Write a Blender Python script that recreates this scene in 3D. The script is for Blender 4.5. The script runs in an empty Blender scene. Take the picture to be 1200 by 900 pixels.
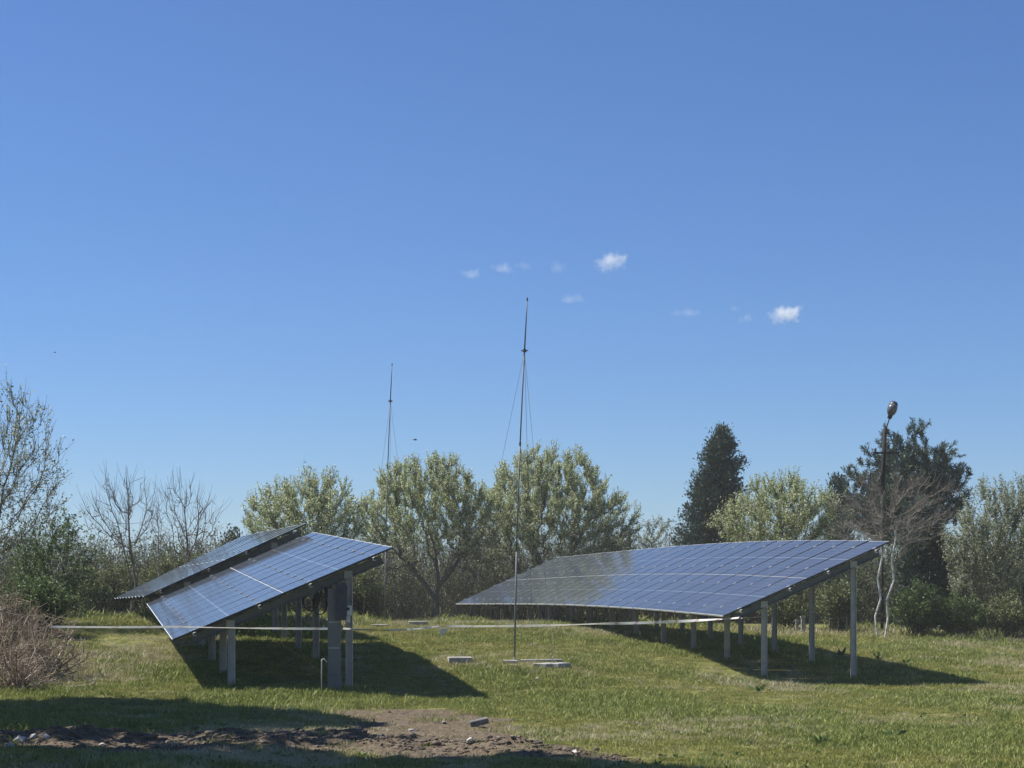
import bpy, math, random
import numpy as np
from mathutils import Vector, Matrix

# ------------------------------------------------------------------ camera, sky, sun, exposure
S = bpy.context.scene
COL = S.collection
F = 2080.0            # focal length in pixels of the 1200 px wide photograph
EYE = 1.8             # height of the lens over the ground it was taken from
HZ = 700.0            # row of the eye level in the photograph
cd = bpy.data.cameras.new('camera')
cam = bpy.data.objects.new('camera', cd)
COL.objects.link(cam)
cam.location = (0, 0, EYE)
cam.rotation_euler = (math.pi/2, 0, 0)
cd.sensor_width = 36.0
cd.lens = 36.0*F/1200.0
cd.shift_y = (HZ-450.0)/1200.0
cd.clip_start = 0.1
cd.clip_end = 20000
S.camera = cam

SUN_DIR = Vector((-0.68, 0.20, 1.0)).normalized()       # towards the sun
sun_el = math.asin(SUN_DIR.z)
sun_az = math.atan2(SUN_DIR.x, SUN_DIR.y)                # clockwise from +Y
W = bpy.data.worlds.new('World')
S.world = W
W.use_nodes = True
wn = W.node_tree
wn.nodes.clear()
sky = wn.nodes.new('ShaderNodeTexSky')
sky.sky_type = 'NISHITA'
sky.sun_disc = False
sky.sun_elevation = sun_el
sky.sun_rotation = sun_az
sky.altitude = 0
sky.air_density = 1.0
sky.dust_density = 0.12
sky.ozone_density = 8.0
bg = wn.nodes.new('ShaderNodeBackground')
bg.inputs['Strength'].default_value = 0.0625
wo = wn.nodes.new('ShaderNodeOutputWorld')
wb = wn.nodes.new('ShaderNodeMix')               # white balance of the photograph
wb.data_type = 'RGBA'; wb.blend_type = 'MULTIPLY'
wb.inputs[0].default_value = 1.0
wb.inputs[7].default_value = (0.84, 0.945, 1.14, 1)
wn.links.new(sky.outputs[0], wb.inputs[6])
wn.links.new(wb.outputs[2], bg.inputs[0])
wn.links.new(bg.outputs[0], wo.inputs[0])

sl = bpy.data.lights.new('sun', 'SUN')
sl.energy = 5.0
sl.angle = math.radians(0.53)
sl.color = (1.0, 0.95, 0.87)
so = bpy.data.objects.new('sun', sl)
COL.objects.link(so)
so.rotation_euler = SUN_DIR.to_track_quat('Z', 'Y').to_euler()
so.location = (-40, 20, 60)

S.view_settings.view_transform = 'Standard'
S.view_settings.look = 'None'
S.view_settings.exposure = 0.70
S.view_settings.gamma = 1.0
S.view_settings.use_curve_mapping = False
S.render.engine = 'CYCLES'
S.cycles.max_bounces = 8
S.cycles.transparent_max_bounces = 12
S.cycles.volume_bounces = 4

random.seed(7)
RNG = np.random.default_rng(11)

# ------------------------------------------------------------------ helpers
def at(px, py, d):
    "world point seen at pixel (px, py) of the photograph at distance d"
    return Vector(((px-600.0)/F*d, d, EYE+(HZ-py)/F*d))

def X(px, d):
    return (px-600.0)/F*d

def tag(o, label=None, cat=None, group=None, kind=None):
    if label: o['label'] = label
    if cat: o['category'] = cat
    if group: o['group'] = group
    if kind: o['kind'] = kind
    return o

def empty(name, loc, label, cat, group=None):
    o = bpy.data.objects.new(name, None)
    o.empty_display_size = 0.2
    COL.objects.link(o)
    o.location = loc
    return tag(o, label, cat, group)

def link(name, mesh, parent=None, loc=(0, 0, 0), rot=None):
    o = bpy.data.objects.new(name, mesh)
    COL.objects.link(o)
    if parent: o.parent = parent
    o.location = loc
    if rot is not None:
        o.rotation_mode = 'XYZ'
        o.rotation_euler = rot
    return o

def mesh_np(name, v, faces, mats, smooth=False, midx=None):
    "faces: list of int arrays (n,3) or (n,4)"
    me = bpy.data.meshes.new(name)
    v = np.asarray(v, dtype=np.float32)
    me.vertices.add(len(v))
    me.vertices.foreach_set('co', v.ravel())
    faces = [np.asarray(f, dtype=np.int32) for f in faces if len(f)]
    nl = sum(f.size for f in faces); nf = sum(len(f) for f in faces)
    me.loops.add(nl)
    me.loops.foreach_set('vertex_index', np.concatenate([f.ravel() for f in faces]))
    me.polygons.add(nf)
    sizes = np.concatenate([np.full(len(f), f.shape[1], dtype=np.int32) for f in faces])
    starts = np.concatenate([[0], np.cumsum(sizes)[:-1]]).astype(np.int32)
    me.polygons.foreach_set('loop_start', starts)
    if smooth:
        me.polygons.foreach_set('use_smooth', np.ones(nf, dtype=bool))
    if midx is not None:
        me.polygons.foreach_set('material_index', np.asarray(midx, dtype=np.int32))
    for m in (mats if isinstance(mats, (list, tuple)) else [mats]):
        me.materials.append(m)
    me.update(calc_edges=True)
    return me

class MB:
    "collects boxes, tubes and lathes into one mesh"
    def __init__(s): s.v = []; s.f = []; s.m = []
    def add(s, vs, fs, mi=0):
        b = len(s.v)
        s.v += [tuple(p) for p in vs]
        s.f += [tuple(i+b for i in f) for f in fs]
        s.m += [mi]*len(fs)
    def box(s, c, size, ax=None, mi=0):
        c = Vector(c)
        ax = ax or (Vector((1, 0, 0)), Vector((0, 1, 0)), Vector((0, 0, 1)))
        h = [a*(x/2) for a, x in zip(ax, size)]
        vs = [c+h[0]*i+h[1]*j+h[2]*k for k in (-1, 1) for j in (-1, 1) for i in (-1, 1)]
        s.add(vs, [(0, 2, 3, 1), (4, 5, 7, 6), (0, 1, 5, 4), (2, 6, 7, 3), (0, 4, 6, 2), (1, 3, 7, 5)], mi)
    def bar(s, a, b, w, h, up=Vector((0, 0, 1)), mi=0):
        a = Vector(a); b = Vector(b)
        z = (b-a); L = z.length; z.normalize()
        x = z.cross(up)
        if x.length < 1e-4: x = Vector((1, 0, 0))
        x.normalize(); y = x.cross(z).normalized()
        s.box((a+b)/2, (w, h, L), (x, y, z), mi)
    def profile(s, a, b, pts, up, mi=0):
        "extrude a closed 2d outline from a to b; x of the outline is along z x up"
        a = Vector(a); b = Vector(b); z = (b-a).normalized()
        x = z.cross(up).normalized(); y = x.cross(z).normalized()
        n = len(pts)
        vs = [a+x*p+y*q for p, q in pts]+[b+x*p+y*q for p, q in pts]
        fs = [(i, (i+1) % n, n+(i+1) % n, n+i) for i in range(n)]
        s.add(vs, fs, mi)
        s.add(vs, [tuple(range(n-1, -1, -1)), tuple(range(n, 2*n))], mi)
    def tube(s, pts, rad, n=6, mi=0, cap=True):
        pts = [Vector(p) for p in pts]
        if not hasattr(rad, '__len__'): rad = [rad]*len(pts)
        rings = []
        ref = None
        for i, p in enumerate(pts):
            t = (pts[min(i+1, len(pts)-1)]-pts[max(i-1, 0)]).normalized()
            if ref is None:
                ref = Vector((0, 0, 1)) if abs(t.z) < 0.9 else Vector((1, 0, 0))
            x = t.cross(ref).normalized(); y = x.cross(t).normalized()
            ref = y
            rings.append([p+(x*math.cos(2*math.pi*k/n)+y*math.sin(2*math.pi*k/n))*rad[i] for k in range(n)])
        vs = [q for r in rings for q in r]
        fs = []
        for i in range(len(pts)-1):
            for k in range(n):
                a = i*n+k; b = i*n+(k+1) % n
                fs.append((a, b, b+n, a+n))
        if cap:
            fs.append(tuple(range(n-1, -1, -1)))
            fs.append(tuple(range((len(pts)-1)*n, len(pts)*n)))
        s.add(vs, fs, mi)
    def mesh(s, name, mats, smooth=False, off=None):
        me = bpy.data.meshes.new(name)
        v = s.v if off is None else [tuple(Vector(p)-Vector(off)) for p in s.v]
        me.from_pydata(v, [], s.f)
        for m in (mats if isinstance(mats, (list, tuple)) else [mats]): me.materials.append(m)
        me.polygons.foreach_set('material_index', s.m)
        if smooth:
            me.polygons.foreach_set('use_smooth', [True]*len(s.f))
        me.update()
        return me
    def build(s, name, mats, parent=None, smooth=False):
        "verts are given in world space"
        off = parent_world(parent)
        return link(name, s.mesh(name, mats, smooth, off), parent)

def parent_world(p):
    o = Vector((0, 0, 0))
    while p is not None:
        o = o+Vector(p.location); p = p.parent
    return o

def vnoise(x, y, seed=0):
    "value noise in 2d, -1..1"
    x = np.asarray(x, float); y = np.asarray(y, float)
    xi = np.floor(x).astype(np.int64); yi = np.floor(y).astype(np.int64)
    fx = x-xi; fy = y-yi
    fx = fx*fx*(3-2*fx); fy = fy*fy*(3-2*fy)
    def h(a, b):
        n = (a*374761393+b*668265263+seed*982451653) & 0x7fffffff
        n = ((n ^ (n >> 13))*1274126177) & 0x7fffffff
        return ((n ^ (n >> 16)) & 0xffff)/32767.5-1
    return (h(xi, yi)*(1-fx)+h(xi+1, yi)*fx)*(1-fy)+(h(xi, yi+1)*(1-fx)+h(xi+1, yi+1)*fx)*fy

# ------------------------------------------------------------------ materials
def mat(name):
    m = bpy.data.materials.new(name)
    m.use_nodes = True
    nt = m.node_tree
    return m, nt, nt.nodes['Principled BSDF']

def noise(nt, scale, detail=4, rough=0.6, coord='Object', vec=None):
    n = nt.nodes.new('ShaderNodeTexNoise')
    n.inputs['Scale'].default_value = scale
    n.inputs['Detail'].default_value = detail
    n.inputs['Roughness'].default_value = rough
    if vec is None:
        tc = nt.nodes.new('ShaderNodeTexCoord')
        vec = tc.outputs[coord]
    nt.links.new(vec, n.inputs['Vector'])
    return n.outputs['Fac']

def ramp(nt, fac, stops):
    r = nt.nodes.new('ShaderNodeValToRGB')
    e = r.color_ramp.elements
    while len(e) < len(stops): e.new(0.5)
    for el, (p, c) in zip(e, stops):
        el.position = p; el.color = (*c, 1)
    nt.links.new(fac, r.inputs[0])
    return r.outputs[0]

def mixc(nt, fac, a, b):
    n = nt.nodes.new('ShaderNodeMix'); n.data_type = 'RGBA'
    for sock, v in ((n.inputs[0], fac), (n.inputs[6], a), (n.inputs[7], b)):
        if isinstance(v, (int, float)): sock.default_value = v
        elif isinstance(v, tuple): sock.default_value = (*v, 1)
        else: nt.links.new(v, sock)
    return n.outputs[2]

def math_n(nt, op, a, b=None, c=None):
    n = nt.nodes.new('ShaderNodeMath'); n.operation = op
    for s, v in zip(n.inputs, (a, b, c)):
        if v is None: continue
        if isinstance(v, (int, float)): s.default_value = v
        else: nt.links.new(v, s)
    return n.outputs[0]

def bump(nt, p, h, strength=0.4, dist=0.02):
    b = nt.nodes.new('ShaderNodeBump')
    b.inputs['Strength'].default_value = strength
    b.inputs['Distance'].default_value = dist
    nt.links.new(h, b.inputs['Height'])
    nt.links.new(b.outputs[0], p.inputs['Normal'])

def simple(name, stops, scale=6, rough=0.8, metal=0.0, bumpy=0.3, bdist=0.01, detail=5):
    m, nt, p = mat(name)
    f = noise(nt, scale, detail)
    nt.links.new(ramp(nt, f, stops), p.inputs['Base Color'])
    p.inputs['Roughness'].default_value = rough
    p.inputs['Metallic'].default_value = metal
    if bumpy: bump(nt, p, noise(nt, scale*3, 4), bumpy, bdist)
    return m

def leaf_mat(name, stops, rough=0.55, trans=0.35):
    "colour differs leaf by leaf"
    m, nt, p = mat(name)
    g = nt.nodes.new('ShaderNodeNewGeometry')
    c = ramp(nt, g.outputs['Random Per Island'], stops)
    nt.links.new(c, p.inputs['Base Color'])
    p.inputs['Roughness'].default_value = rough
    p.inputs['Specular IOR Level'].default_value = 0.3
    t = nt.nodes.new('ShaderNodeBsdfTranslucent')
    nt.links.new(c, t.inputs['Color'])
    mx = nt.nodes.new('ShaderNodeMixShader')
    mx.inputs[0].default_value = trans
    nt.links.new(p.outputs[0], mx.inputs[1]); nt.links.new(t.outputs[0], mx.inputs[2])
    nt.links.new(mx.outputs[0], nt.nodes['Material Output'].inputs[0])
    return m

M = {}
M['bark'] = simple('dark_bark', [(0.3, (0.045, 0.04, 0.036)), (0.7, (0.11, 0.10, 0.09))], 9, 0.9)
M['bark_grey'] = simple('grey_bark', [(0.3, (0.07, 0.062, 0.055)), (0.7, (0.17, 0.155, 0.14))], 9, 0.9)
M['bark_pale'] = simple('pale_bark', [(0.3, (0.20, 0.18, 0.155)), (0.7, (0.42, 0.39, 0.35))], 7, 0.85)
M['bark_twig'] = simple('tan_twigs', [(0.3, (0.14, 0.12, 0.10)), (0.7, (0.28, 0.245, 0.21))], 7, 0.9)
M['lime'] = simple('limewashed_bark', [(0.35, (0.30, 0.28, 0.25)), (0.5, (0.62, 0.61, 0.58)), (0.7, (0.75, 0.74, 0.7))], 6, 0.85)
M['bloom'] = leaf_mat('blossom_leaf', [(0.0, (0.15, 0.20, 0.05)), (0.3, (0.27, 0.33, 0.10)), (0.6, (0.43, 0.48, 0.20)), (0.8, (0.66, 0.68, 0.50)), (1.0, (0.80, 0.80, 0.72))], 0.5, 0.55)
M['bloom_grey'] = leaf_mat('greyish_blossom_leaf', [(0.0, (0.10, 0.13, 0.05)), (0.5, (0.22, 0.25, 0.12)), (0.8, (0.44, 0.46, 0.34)), (1.0, (0.65, 0.65, 0.58))], 0.5, 0.45)
M['bloom_green'] = leaf_mat('fresh_green_leaf', [(0.0, (0.11, 0.155, 0.045)), (0.45, (0.21, 0.27, 0.085)), (0.8, (0.34, 0.39, 0.16)), (1.0, (0.62, 0.63, 0.5))], 0.5, 0.5)
M['bush'] = leaf_mat('bush_leaf', [(0.0, (0.045, 0.078, 0.024)), (0.6, (0.11, 0.16, 0.048)), (1.0, (0.20, 0.25, 0.09))], 0.5, 0.3)
M['olive'] = leaf_mat('olive_leaf', [(0.0, (0.07, 0.098, 0.036)), (0.6, (0.155, 0.185, 0.07)), (1.0, (0.28, 0.30, 0.14))], 0.5, 0.3)
M['conifer'] = leaf_mat('conifer_spray', [(0.0, (0.026, 0.047, 0.040)), (0.7, (0.064, 0.096, 0.072)), (1.0, (0.115, 0.155, 0.10))], 0.6, 0.12)
M['pine'] = leaf_mat('pine_needle', [(0.0, (0.035, 0.058, 0.042)), (0.6, (0.085, 0.12, 0.08)), (1.0, (0.15, 0.185, 0.12))], 0.5, 0.15)
M['dry'] = leaf_mat('dry_stalk', [(0.0, (0.18, 0.135, 0.10)), (0.6, (0.36, 0.285, 0.215)), (1.0, (0.58, 0.50, 0.40))], 0.8, 0.2)
M['weed'] = leaf_mat('weed_leaf', [(0.0, (0.06, 0.10, 0.025)), (1.0, (0.14, 0.20, 0.06))], 0.5, 0.35)
M['rafter'] = simple('shaded_steel', [(0.3, (0.10, 0.11, 0.115)), (0.7, (0.16, 0.17, 0.17))], 5, 0.6, 0.3, 0, 0)  # post steel in a darker colour, the shade under the panels painted in
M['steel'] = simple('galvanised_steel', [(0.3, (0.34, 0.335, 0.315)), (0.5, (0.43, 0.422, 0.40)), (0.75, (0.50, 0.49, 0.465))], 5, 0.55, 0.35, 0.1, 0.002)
M['alu'] = simple('aluminium', [(0.3, (0.58, 0.59, 0.60)), (0.7, (0.68, 0.69, 0.70))], 20, 0.45, 0.35, 0, 0)
M['frameshade'] = simple('frame_gap_shade', [(0.3, (0.025, 0.028, 0.035)), (0.7, (0.04, 0.043, 0.05))], 20, 0.5, 0.2, 0, 0)  # frame sides coloured dark to stand for the shadowed gaps between modules
M['clamp'] = simple('bright_clamp', [(0.3, (0.45, 0.46, 0.47)), (0.7, (0.55, 0.55, 0.56))], 20, 0.4, 0.3, 0, 0)
M['back'] = simple('dark_backsheet', [(0.3, (0.02, 0.02, 0.022)), (0.7, (0.03, 0.03, 0.033))], 5, 0.5, 0, 0)
M['concrete'] = simple('weathered_concrete', [(0.25, (0.17, 0.165, 0.15)), (0.5, (0.30, 0.29, 0.265)), (0.8, (0.42, 0.41, 0.38))], 9, 0.9, 0, 0.6, 0.01)
M['stone'] = simple('pale_stone', [(0.25, (0.26, 0.24, 0.21)), (0.5, (0.46, 0.44, 0.40)), (0.8, (0.62, 0.60, 0.56))], 11, 0.9, 0, 0.6, 0.01)
M['rackgreen'] = simple('grey_green_metal', [(0.3, (0.06, 0.075, 0.07)), (0.7, (0.10, 0.12, 0.11))], 5, 0.6, 0, 0)
M['darkstone'] = simple('sooty_concrete', [(0.25, (0.07, 0.068, 0.062)), (0.5, (0.13, 0.125, 0.115)), (0.8, (0.24, 0.23, 0.21))], 9, 0.9, 0, 0.6, 0.01)
M['clod'] = simple('earth_clod', [(0.25, (0.05, 0.037, 0.026)), (0.5, (0.12, 0.092, 0.066)), (0.8, (0.24, 0.195, 0.15))], 7, 0.95, 0, 0.7, 0.02)
M['greybox'] = simple('grey_painted_metal', [(0.3, (0.12, 0.125, 0.122)), (0.7, (0.16, 0.165, 0.16))], 4, 0.5, 0, 0.05, 0.002)
M['darkbox'] = simple('dark_plastic', [(0.3, (0.022, 0.026, 0.035)), (0.7, (0.035, 0.04, 0.05))], 5, 0.45, 0, 0)
M['whitebox'] = simple('white_plastic', [(0.3, (0.55, 0.55, 0.53)), (0.7, (0.70, 0.70, 0.68))], 5, 0.5, 0, 0)
M['cable'] = simple('black_cable', [(0.3, (0.012, 0.012, 0.013)), (0.7, (0.025, 0.025, 0.026))], 5, 0.5, 0, 0)
M['mast'] = simple('grey_mast', [(0.3, (0.10, 0.104, 0.108)), (0.7, (0.17, 0.174, 0.178))], 3, 0.6, 0.0, 0)
M['mastdark'] = simple('dark_mast', [(0.3, (0.05, 0.055, 0.065)), (0.7, (0.09, 0.095, 0.105))], 3, 0.5, 0.2, 0)
M['rope'] = simple('grey_cord', [(0.3, (0.09, 0.09, 0.09)), (0.7, (0.14, 0.14, 0.14))], 3, 0.8, 0, 0)
M['bird'] = simple('dark_feathers', [(0.3, (0.015, 0.015, 0.018)), (0.7, (0.04, 0.04, 0.045))], 9, 0.7, 0, 0)
M['lampglass'] = simple('milky_lamp_glass', [(0.3, (0.07, 0.075, 0.078)), (0.7, (0.12, 0.125, 0.127))], 5, 0.3, 0, 0)
M['wood'] = simple('tarred_wood', [(0.3, (0.010, 0.010, 0.011)), (0.7, (0.022, 0.021, 0.021))], 5, 0.9, 0, 0.4, 0.01)

# glass face of the solar modules: six columns of half cells, pale busbar gap across the middle
def panel_material():
    m, nt, p = mat('solar_cells_under_glass')
    tc = nt.nodes.new('ShaderNodeTexCoord')
    sp = nt.nodes.new('ShaderNodeSeparateXYZ')
    nt.links.new(tc.outputs['Object'], sp.inputs[0])
    x, y = sp.outputs[0], sp.outputs[1]
    def line(v, pitch, half):
        a = math_n(nt, 'PINGPONG', v, pitch/2)          # 0 on a cell border
        return math_n(nt, 'LESS_THAN', a, half)
    l1 = line(x, 0.183, 0.003)
    ya = math_n(nt, 'SUBTRACT', math_n(nt, 'ABSOLUTE', y), 0.012)
    l2 = line(ya, 0.185, 0.003)
    lines = math_n(nt, 'MAXIMUM', l1, l2)
    mid = math_n(nt, 'LESS_THAN', math_n(nt, 'ABSOLUTE', y), 0.012)
    ex = math_n(nt, 'GREATER_THAN', math_n(nt, 'ABSOLUTE', x), 0.549)
    ey = math_n(nt, 'GREATER_THAN', math_n(nt, 'ABSOLUTE', y), 1.121)
    edge = math_n(nt, 'MAXIMUM', ex, ey)
    oi = nt.nodes.new('ShaderNodeObjectInfo')
    cell = mixc(nt, oi.outputs['Random'], (0.027, 0.029, 0.033), (0.034, 0.036, 0.040))
    ms = nt.nodes.new('ShaderNodeMapping'); ms.inputs['Scale'].default_value = (5.0, 0.7, 1)
    nt.links.new(tc.outputs['Object'], ms.inputs['Vector'])
    loc = nt.nodes.new('ShaderNodeVectorMath'); loc.operation = 'ADD'
    nt.links.new(ms.outputs[0], loc.inputs[0]); nt.links.new(oi.outputs['Location'], loc.inputs[1])
    st = noise(nt, 1.3, 5, .65, vec=loc.outputs[0])
    cell = mixc(nt, math_n(nt, 'MULTIPLY', ramp(nt, st, [(0.42, (0, 0, 0)), (0.75, (1, 1, 1))]), .16), cell, (0.26, 0.25, 0.23))
    c = mixc(nt, lines, cell, (0.20, 0.21, 0.23))
    c = mixc(nt, edge, c, (0.02, 0.022, 0.03))
    c = mixc(nt, mid, c, (0.22, 0.23, 0.25))
    nt.links.new(c, p.inputs['Base Color'])
    p.inputs['IOR'].default_value = 1.5
    p.inputs['Sheen Weight'].default_value = 0.40        # film of dust
    p.inputs['Sheen Roughness'].default_value = 0.28
    dust = noise(nt, 1.7, 5)
    r = math_n(nt, 'ADD', math_n(nt, 'MULTIPLY_ADD', dust, 0.07, 0.03), math_n(nt, 'MULTIPLY', oi.outputs['Random'], .03))
    nt.links.new(r, p.inputs['Roughness'])
    return m
M['glass'] = panel_material()

def tape_material():
    m, nt, p = mat('red_white_barrier_tape')
    uv = nt.nodes.new('ShaderNodeUVMap')
    sp = nt.nodes.new('ShaderNodeSeparateXYZ')
    nt.links.new(uv.outputs[0], sp.inputs[0])
    s = math_n(nt, 'FRACT', math_n(nt, 'ADD', math_n(nt, 'MULTIPLY', sp.outputs[0], 1.6), math_n(nt, 'MULTIPLY', sp.outputs[1], 0.12)))
    k = math_n(nt, 'LESS_THAN', s, 0.17)
    nt.links.new(mixc(nt, k, (0.80, 0.80, 0.78), (0.50, 0.36, 0.33)), p.inputs['Base Color'])
    p.inputs['Roughness'].default_value = 0.4
    t = nt.nodes.new('ShaderNodeBsdfTranslucent'); t.inputs[0].default_value = (0.8, 0.8, 0.78, 1)
    mx = nt.nodes.new('ShaderNodeMixShader'); mx.inputs[0].default_value = .5
    nt.links.new(p.outputs[0], mx.inputs[1]); nt.links.new(t.outputs[0], mx.inputs[2])
    nt.links.new(mx.outputs[0], nt.nodes['Material Output'].inputs[0])
    return m
M['tape'] = tape_material()

# ------------------------------------------------------------------ terrain
CP = np.array([
    # x, distance, height relative to the lens
    (-10, 10, -1.75), (0, 5, -1.75), (10, 10, -1.85), (-9, 20, -1.75), (0, 20, -1.80), (9, 20, -1.88),
    (-11, 34, -1.72), (-5.4, 33.6, -1.76), (-3.2, 34.2, -1.83), (-0.3, 33.9, -1.97), (5, 34, -1.95), (12, 34, -2.08),
    (0.06, 40, -1.45), (-1.2, 40, -1.42), (1.0, 40, -1.46),
    (5.7, 41.6, -1.97), (8.0, 42.1, -2.00), (11.4, 41.6, -2.07), (5.2, 43.6, -1.67), (7.6, 44.3, -1.76), (4.57, 46.3, -1.45), (6.8, 47.2, -1.53), (3.8, 49.5, -1.31),
    (-4.0, 56.4, -0.83), (-3.8, 51, -0.86), (0.8, 52, -0.88), (2.2, 52, -0.99),
    (14, 62, -1.38), (10, 62, -1.32), (19, 62, -1.48), (17, 47, -1.95),
    (-11, 45, -0.90), (-9.4, 48, -0.76), (-6, 45, -1.13), (-15, 45, -0.92), (-13, 58, -0.85),
    (-20, 75, -1.05), (-6, 75, -1.1), (6, 75, -1.15), (20, 75, -1.3), (-30, 40, -1.0), (32, 45, -2.0)], float)

def tps_fit(P, z, lam=0.6):
    n = len(P)
    r2 = ((P[:, None]-P[None])**2).sum(-1)
    K = np.where(r2 > 0, r2*np.log(np.maximum(r2, 1e-9))*0.5, 0)+np.eye(n)*lam
    A = np.zeros((n+3, n+3)); A[:n, :n] = K
    A[:n, n] = 1; A[:n, n+1:] = P; A[n, :n] = 1; A[n+1:, :n] = P.T
    return np.linalg.solve(A, np.concatenate([z, np.zeros(3)]))
TW = tps_fit(CP[:, :2], CP[:, 2])

def soil_mask(x, y):
    "1 on the bare, dug-over earth, 0 on the grass"
    x = np.asarray(x, float); y = np.asarray(y, float)
    n = vnoise(x*1.3, y*1.3, 3)*0.5+vnoise(x*3.1, y*3.1, 4)*0.3
    t = np.clip((x+7.5)/8.5, 0, 1)
    rc = np.interp(x, [-9, -6, -2, 0, 1.5], [22.6, 22.3, 21.9, 20.6, 19.9]); rh = np.interp(x, [-9, -3, -1, .5, 1.6], [1.8, 2.0, 1.7, 1.0, .6])
    ridge = np.abs(y-rc)/rh
    ridge = np.where(x > .3, ridge+(x-.3)*1.3, ridge)
    xl = np.interp(y, [19, 20, 24, 31], [-1.7, -1.9, -2.6, -3.3]); xr = np.interp(y, [19, 20, 24, 27, 31.5], [1.2, 1.0, .5, .3, -.4])
    patch = (np.abs((x-(xl+xr)/2)/((xr-xl)/2))**4+np.abs((y-25.2)/6.7)**6)**.25
    end = np.sqrt(((x-.6)/.8)**2+((y-19.9)/0.8)**2)
    m = np.minimum(np.minimum(ridge, patch), end)
    return np.clip((1.05-m+n*0.5)*2.4, 0, 1)

def ground_z(x, y):
    x = np.asarray(x, float); y = np.asarray(y, float)
    shp = x.shape
    xf = np.clip(x.ravel(), -32, 32); yf = np.clip(y.ravel(), 2, 80)
    out = np.zeros(xf.shape)
    for i in range(0, len(xf), 20000):
        q = np.stack([xf[i:i+20000], yf[i:i+20000]], 1)
        r2 = ((q[:, None]-CP[None, :, :2])**2).sum(-1)
        out[i:i+20000] = (r2*np.log(np.maximum(r2, 1e-9))*0.5)@TW[:len(CP)]+TW[len(CP)]+q@TW[len(CP)+1:]
    z = out.reshape(shp)
    far = np.clip((np.hypot(x, y)-70)/40, 0, 1); far = far*far*(3-2*far)
    z = z*(1-far)+(-1.4)*far
    fade = np.clip(1-(y-30)/30, 0.25, 1)
    z = z+(vnoise(x*0.7, y*0.7, 1)*0.035+vnoise(x*2.3, y*2.3, 2)*0.015)*fade
    s = soil_mask(x, y)
    t = np.clip((x+7.5)/8.5, 0, 1)
    rid = np.exp(-((y-np.interp(x, [-9, -6, -2, 0, 1.5], [22.6, 22.3, 21.9, 20.6, 19.9]))/1.1)**2)*np.clip((1.6-x)/1.2, 0, 1)
    z = z+s*(vnoise(x*4, y*4, 5)*0.035+vnoise(x*9, y*9, 6)*0.02)+rid*(0.10+0.06*vnoise(x*1.1, y*1.1, 8)+0.06*vnoise(x*3, y*3, 9))
    return z+EYE

def gz(x, y):
    return float(ground_z(np.array([x]), np.array([y]))[0])

def on(px, d, dz=0.0):
    x = X(px, d)
    return Vector((x, d, gz(x, d)+dz))

def pix_ground(px, py, lo=17, hi=66):
    "the point of the ground under a pixel of the photograph, as the terrain stands"
    ds = np.arange(lo, hi, .1)
    x = (px-600)/F*ds; z = ground_z(x, ds)
    yy = HZ-(z-EYE)*F/ds
    i = int(np.argmax(yy < py))
    return Vector((x[i], ds[i], z[i]))

def build_ground():
    xs = np.concatenate([-np.geomspace(4000, 30, 22), np.arange(-28, -13, 1.0), np.arange(-12.5, 13.0, 0.13), np.arange(13.5, 30, 1.0), np.geomspace(31, 4000, 22)])
    ys = np.concatenate([-np.geomspace(4000, 10, 14), np.arange(-6, 17, 1.5), np.arange(17.5, 31, 0.13), np.arange(31.2, 66, 0.4), np.arange(67, 96, 2.0), np.geomspace(100, 6000, 24)])
    gx, gy = np.meshgrid(xs, ys)
    z = ground_z(gx, gy)
    v = np.stack([gx, gy, z], -1).reshape(-1, 3)
    nx, ny = len(xs), len(ys)
    i = np.arange((ny-1)*nx).reshape(ny-1, nx)[:, :-1].ravel()
    f = np.stack([i, i+1, i+nx+1, i+nx], 1)
    m, nt, p = mat('meadow_and_earth')
    a = nt.nodes.new('ShaderNodeAttribute'); a.attribute_name = 'soil'
    n1 = noise(nt, 0.35, 5); n2 = noise(nt, 2.2, 6, 0.7); n3 = noise(nt, 14, 4, 0.7)
    g = ramp(nt, n2, [(0.3, (0.075, 0.095, 0.02)), (0.5, (0.165, 0.175, 0.048)), (0.7, (0.28, 0.25, 0.10))])
    g = mixc(nt, math_n(nt, 'MULTIPLY', ramp(nt, n1, [(0.45, (0, 0, 0)), (0.68, (1, 1, 1))]), 0.55), g, (0.24, 0.20, 0.11))
    g = mixc(nt, math_n(nt, 'MULTIPLY', n3, 0.35), g, (0.045, 0.05, 0.02))
    e = ramp(nt, n3, [(0.25, (0.05, 0.038, 0.024)), (0.5, (0.115, 0.09, 0.06)), (0.75, (0.21, 0.175, 0.125))])
    k = math_n(nt, 'ADD', a.outputs['Fac'], math_n(nt, 'MULTIPLY', math_n(nt, 'SUBTRACT', n3, 0.5), 0.5))
    nt.links.new(mixc(nt, ramp(nt, k, [(0.35, (0, 0, 0)), (0.6, (1, 1, 1))]), g, e), p.inputs['Base Color'])
    p.inputs['Roughness'].default_value = 0.95
    p.inputs['Specular IOR Level'].default_value = 0.15
    bump(nt, p, n3, 0.7, 0.05)
    me = mesh_np('ground', v, [f], m, True)
    at_ = me.attributes.new('soil', 'FLOAT', 'POINT')
    at_.data.foreach_set('value', soil_mask(gx, gy).ravel().astype(np.float32))
    o = link('ground', me)
    tag(o, kind='structure')
build_ground()

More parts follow.
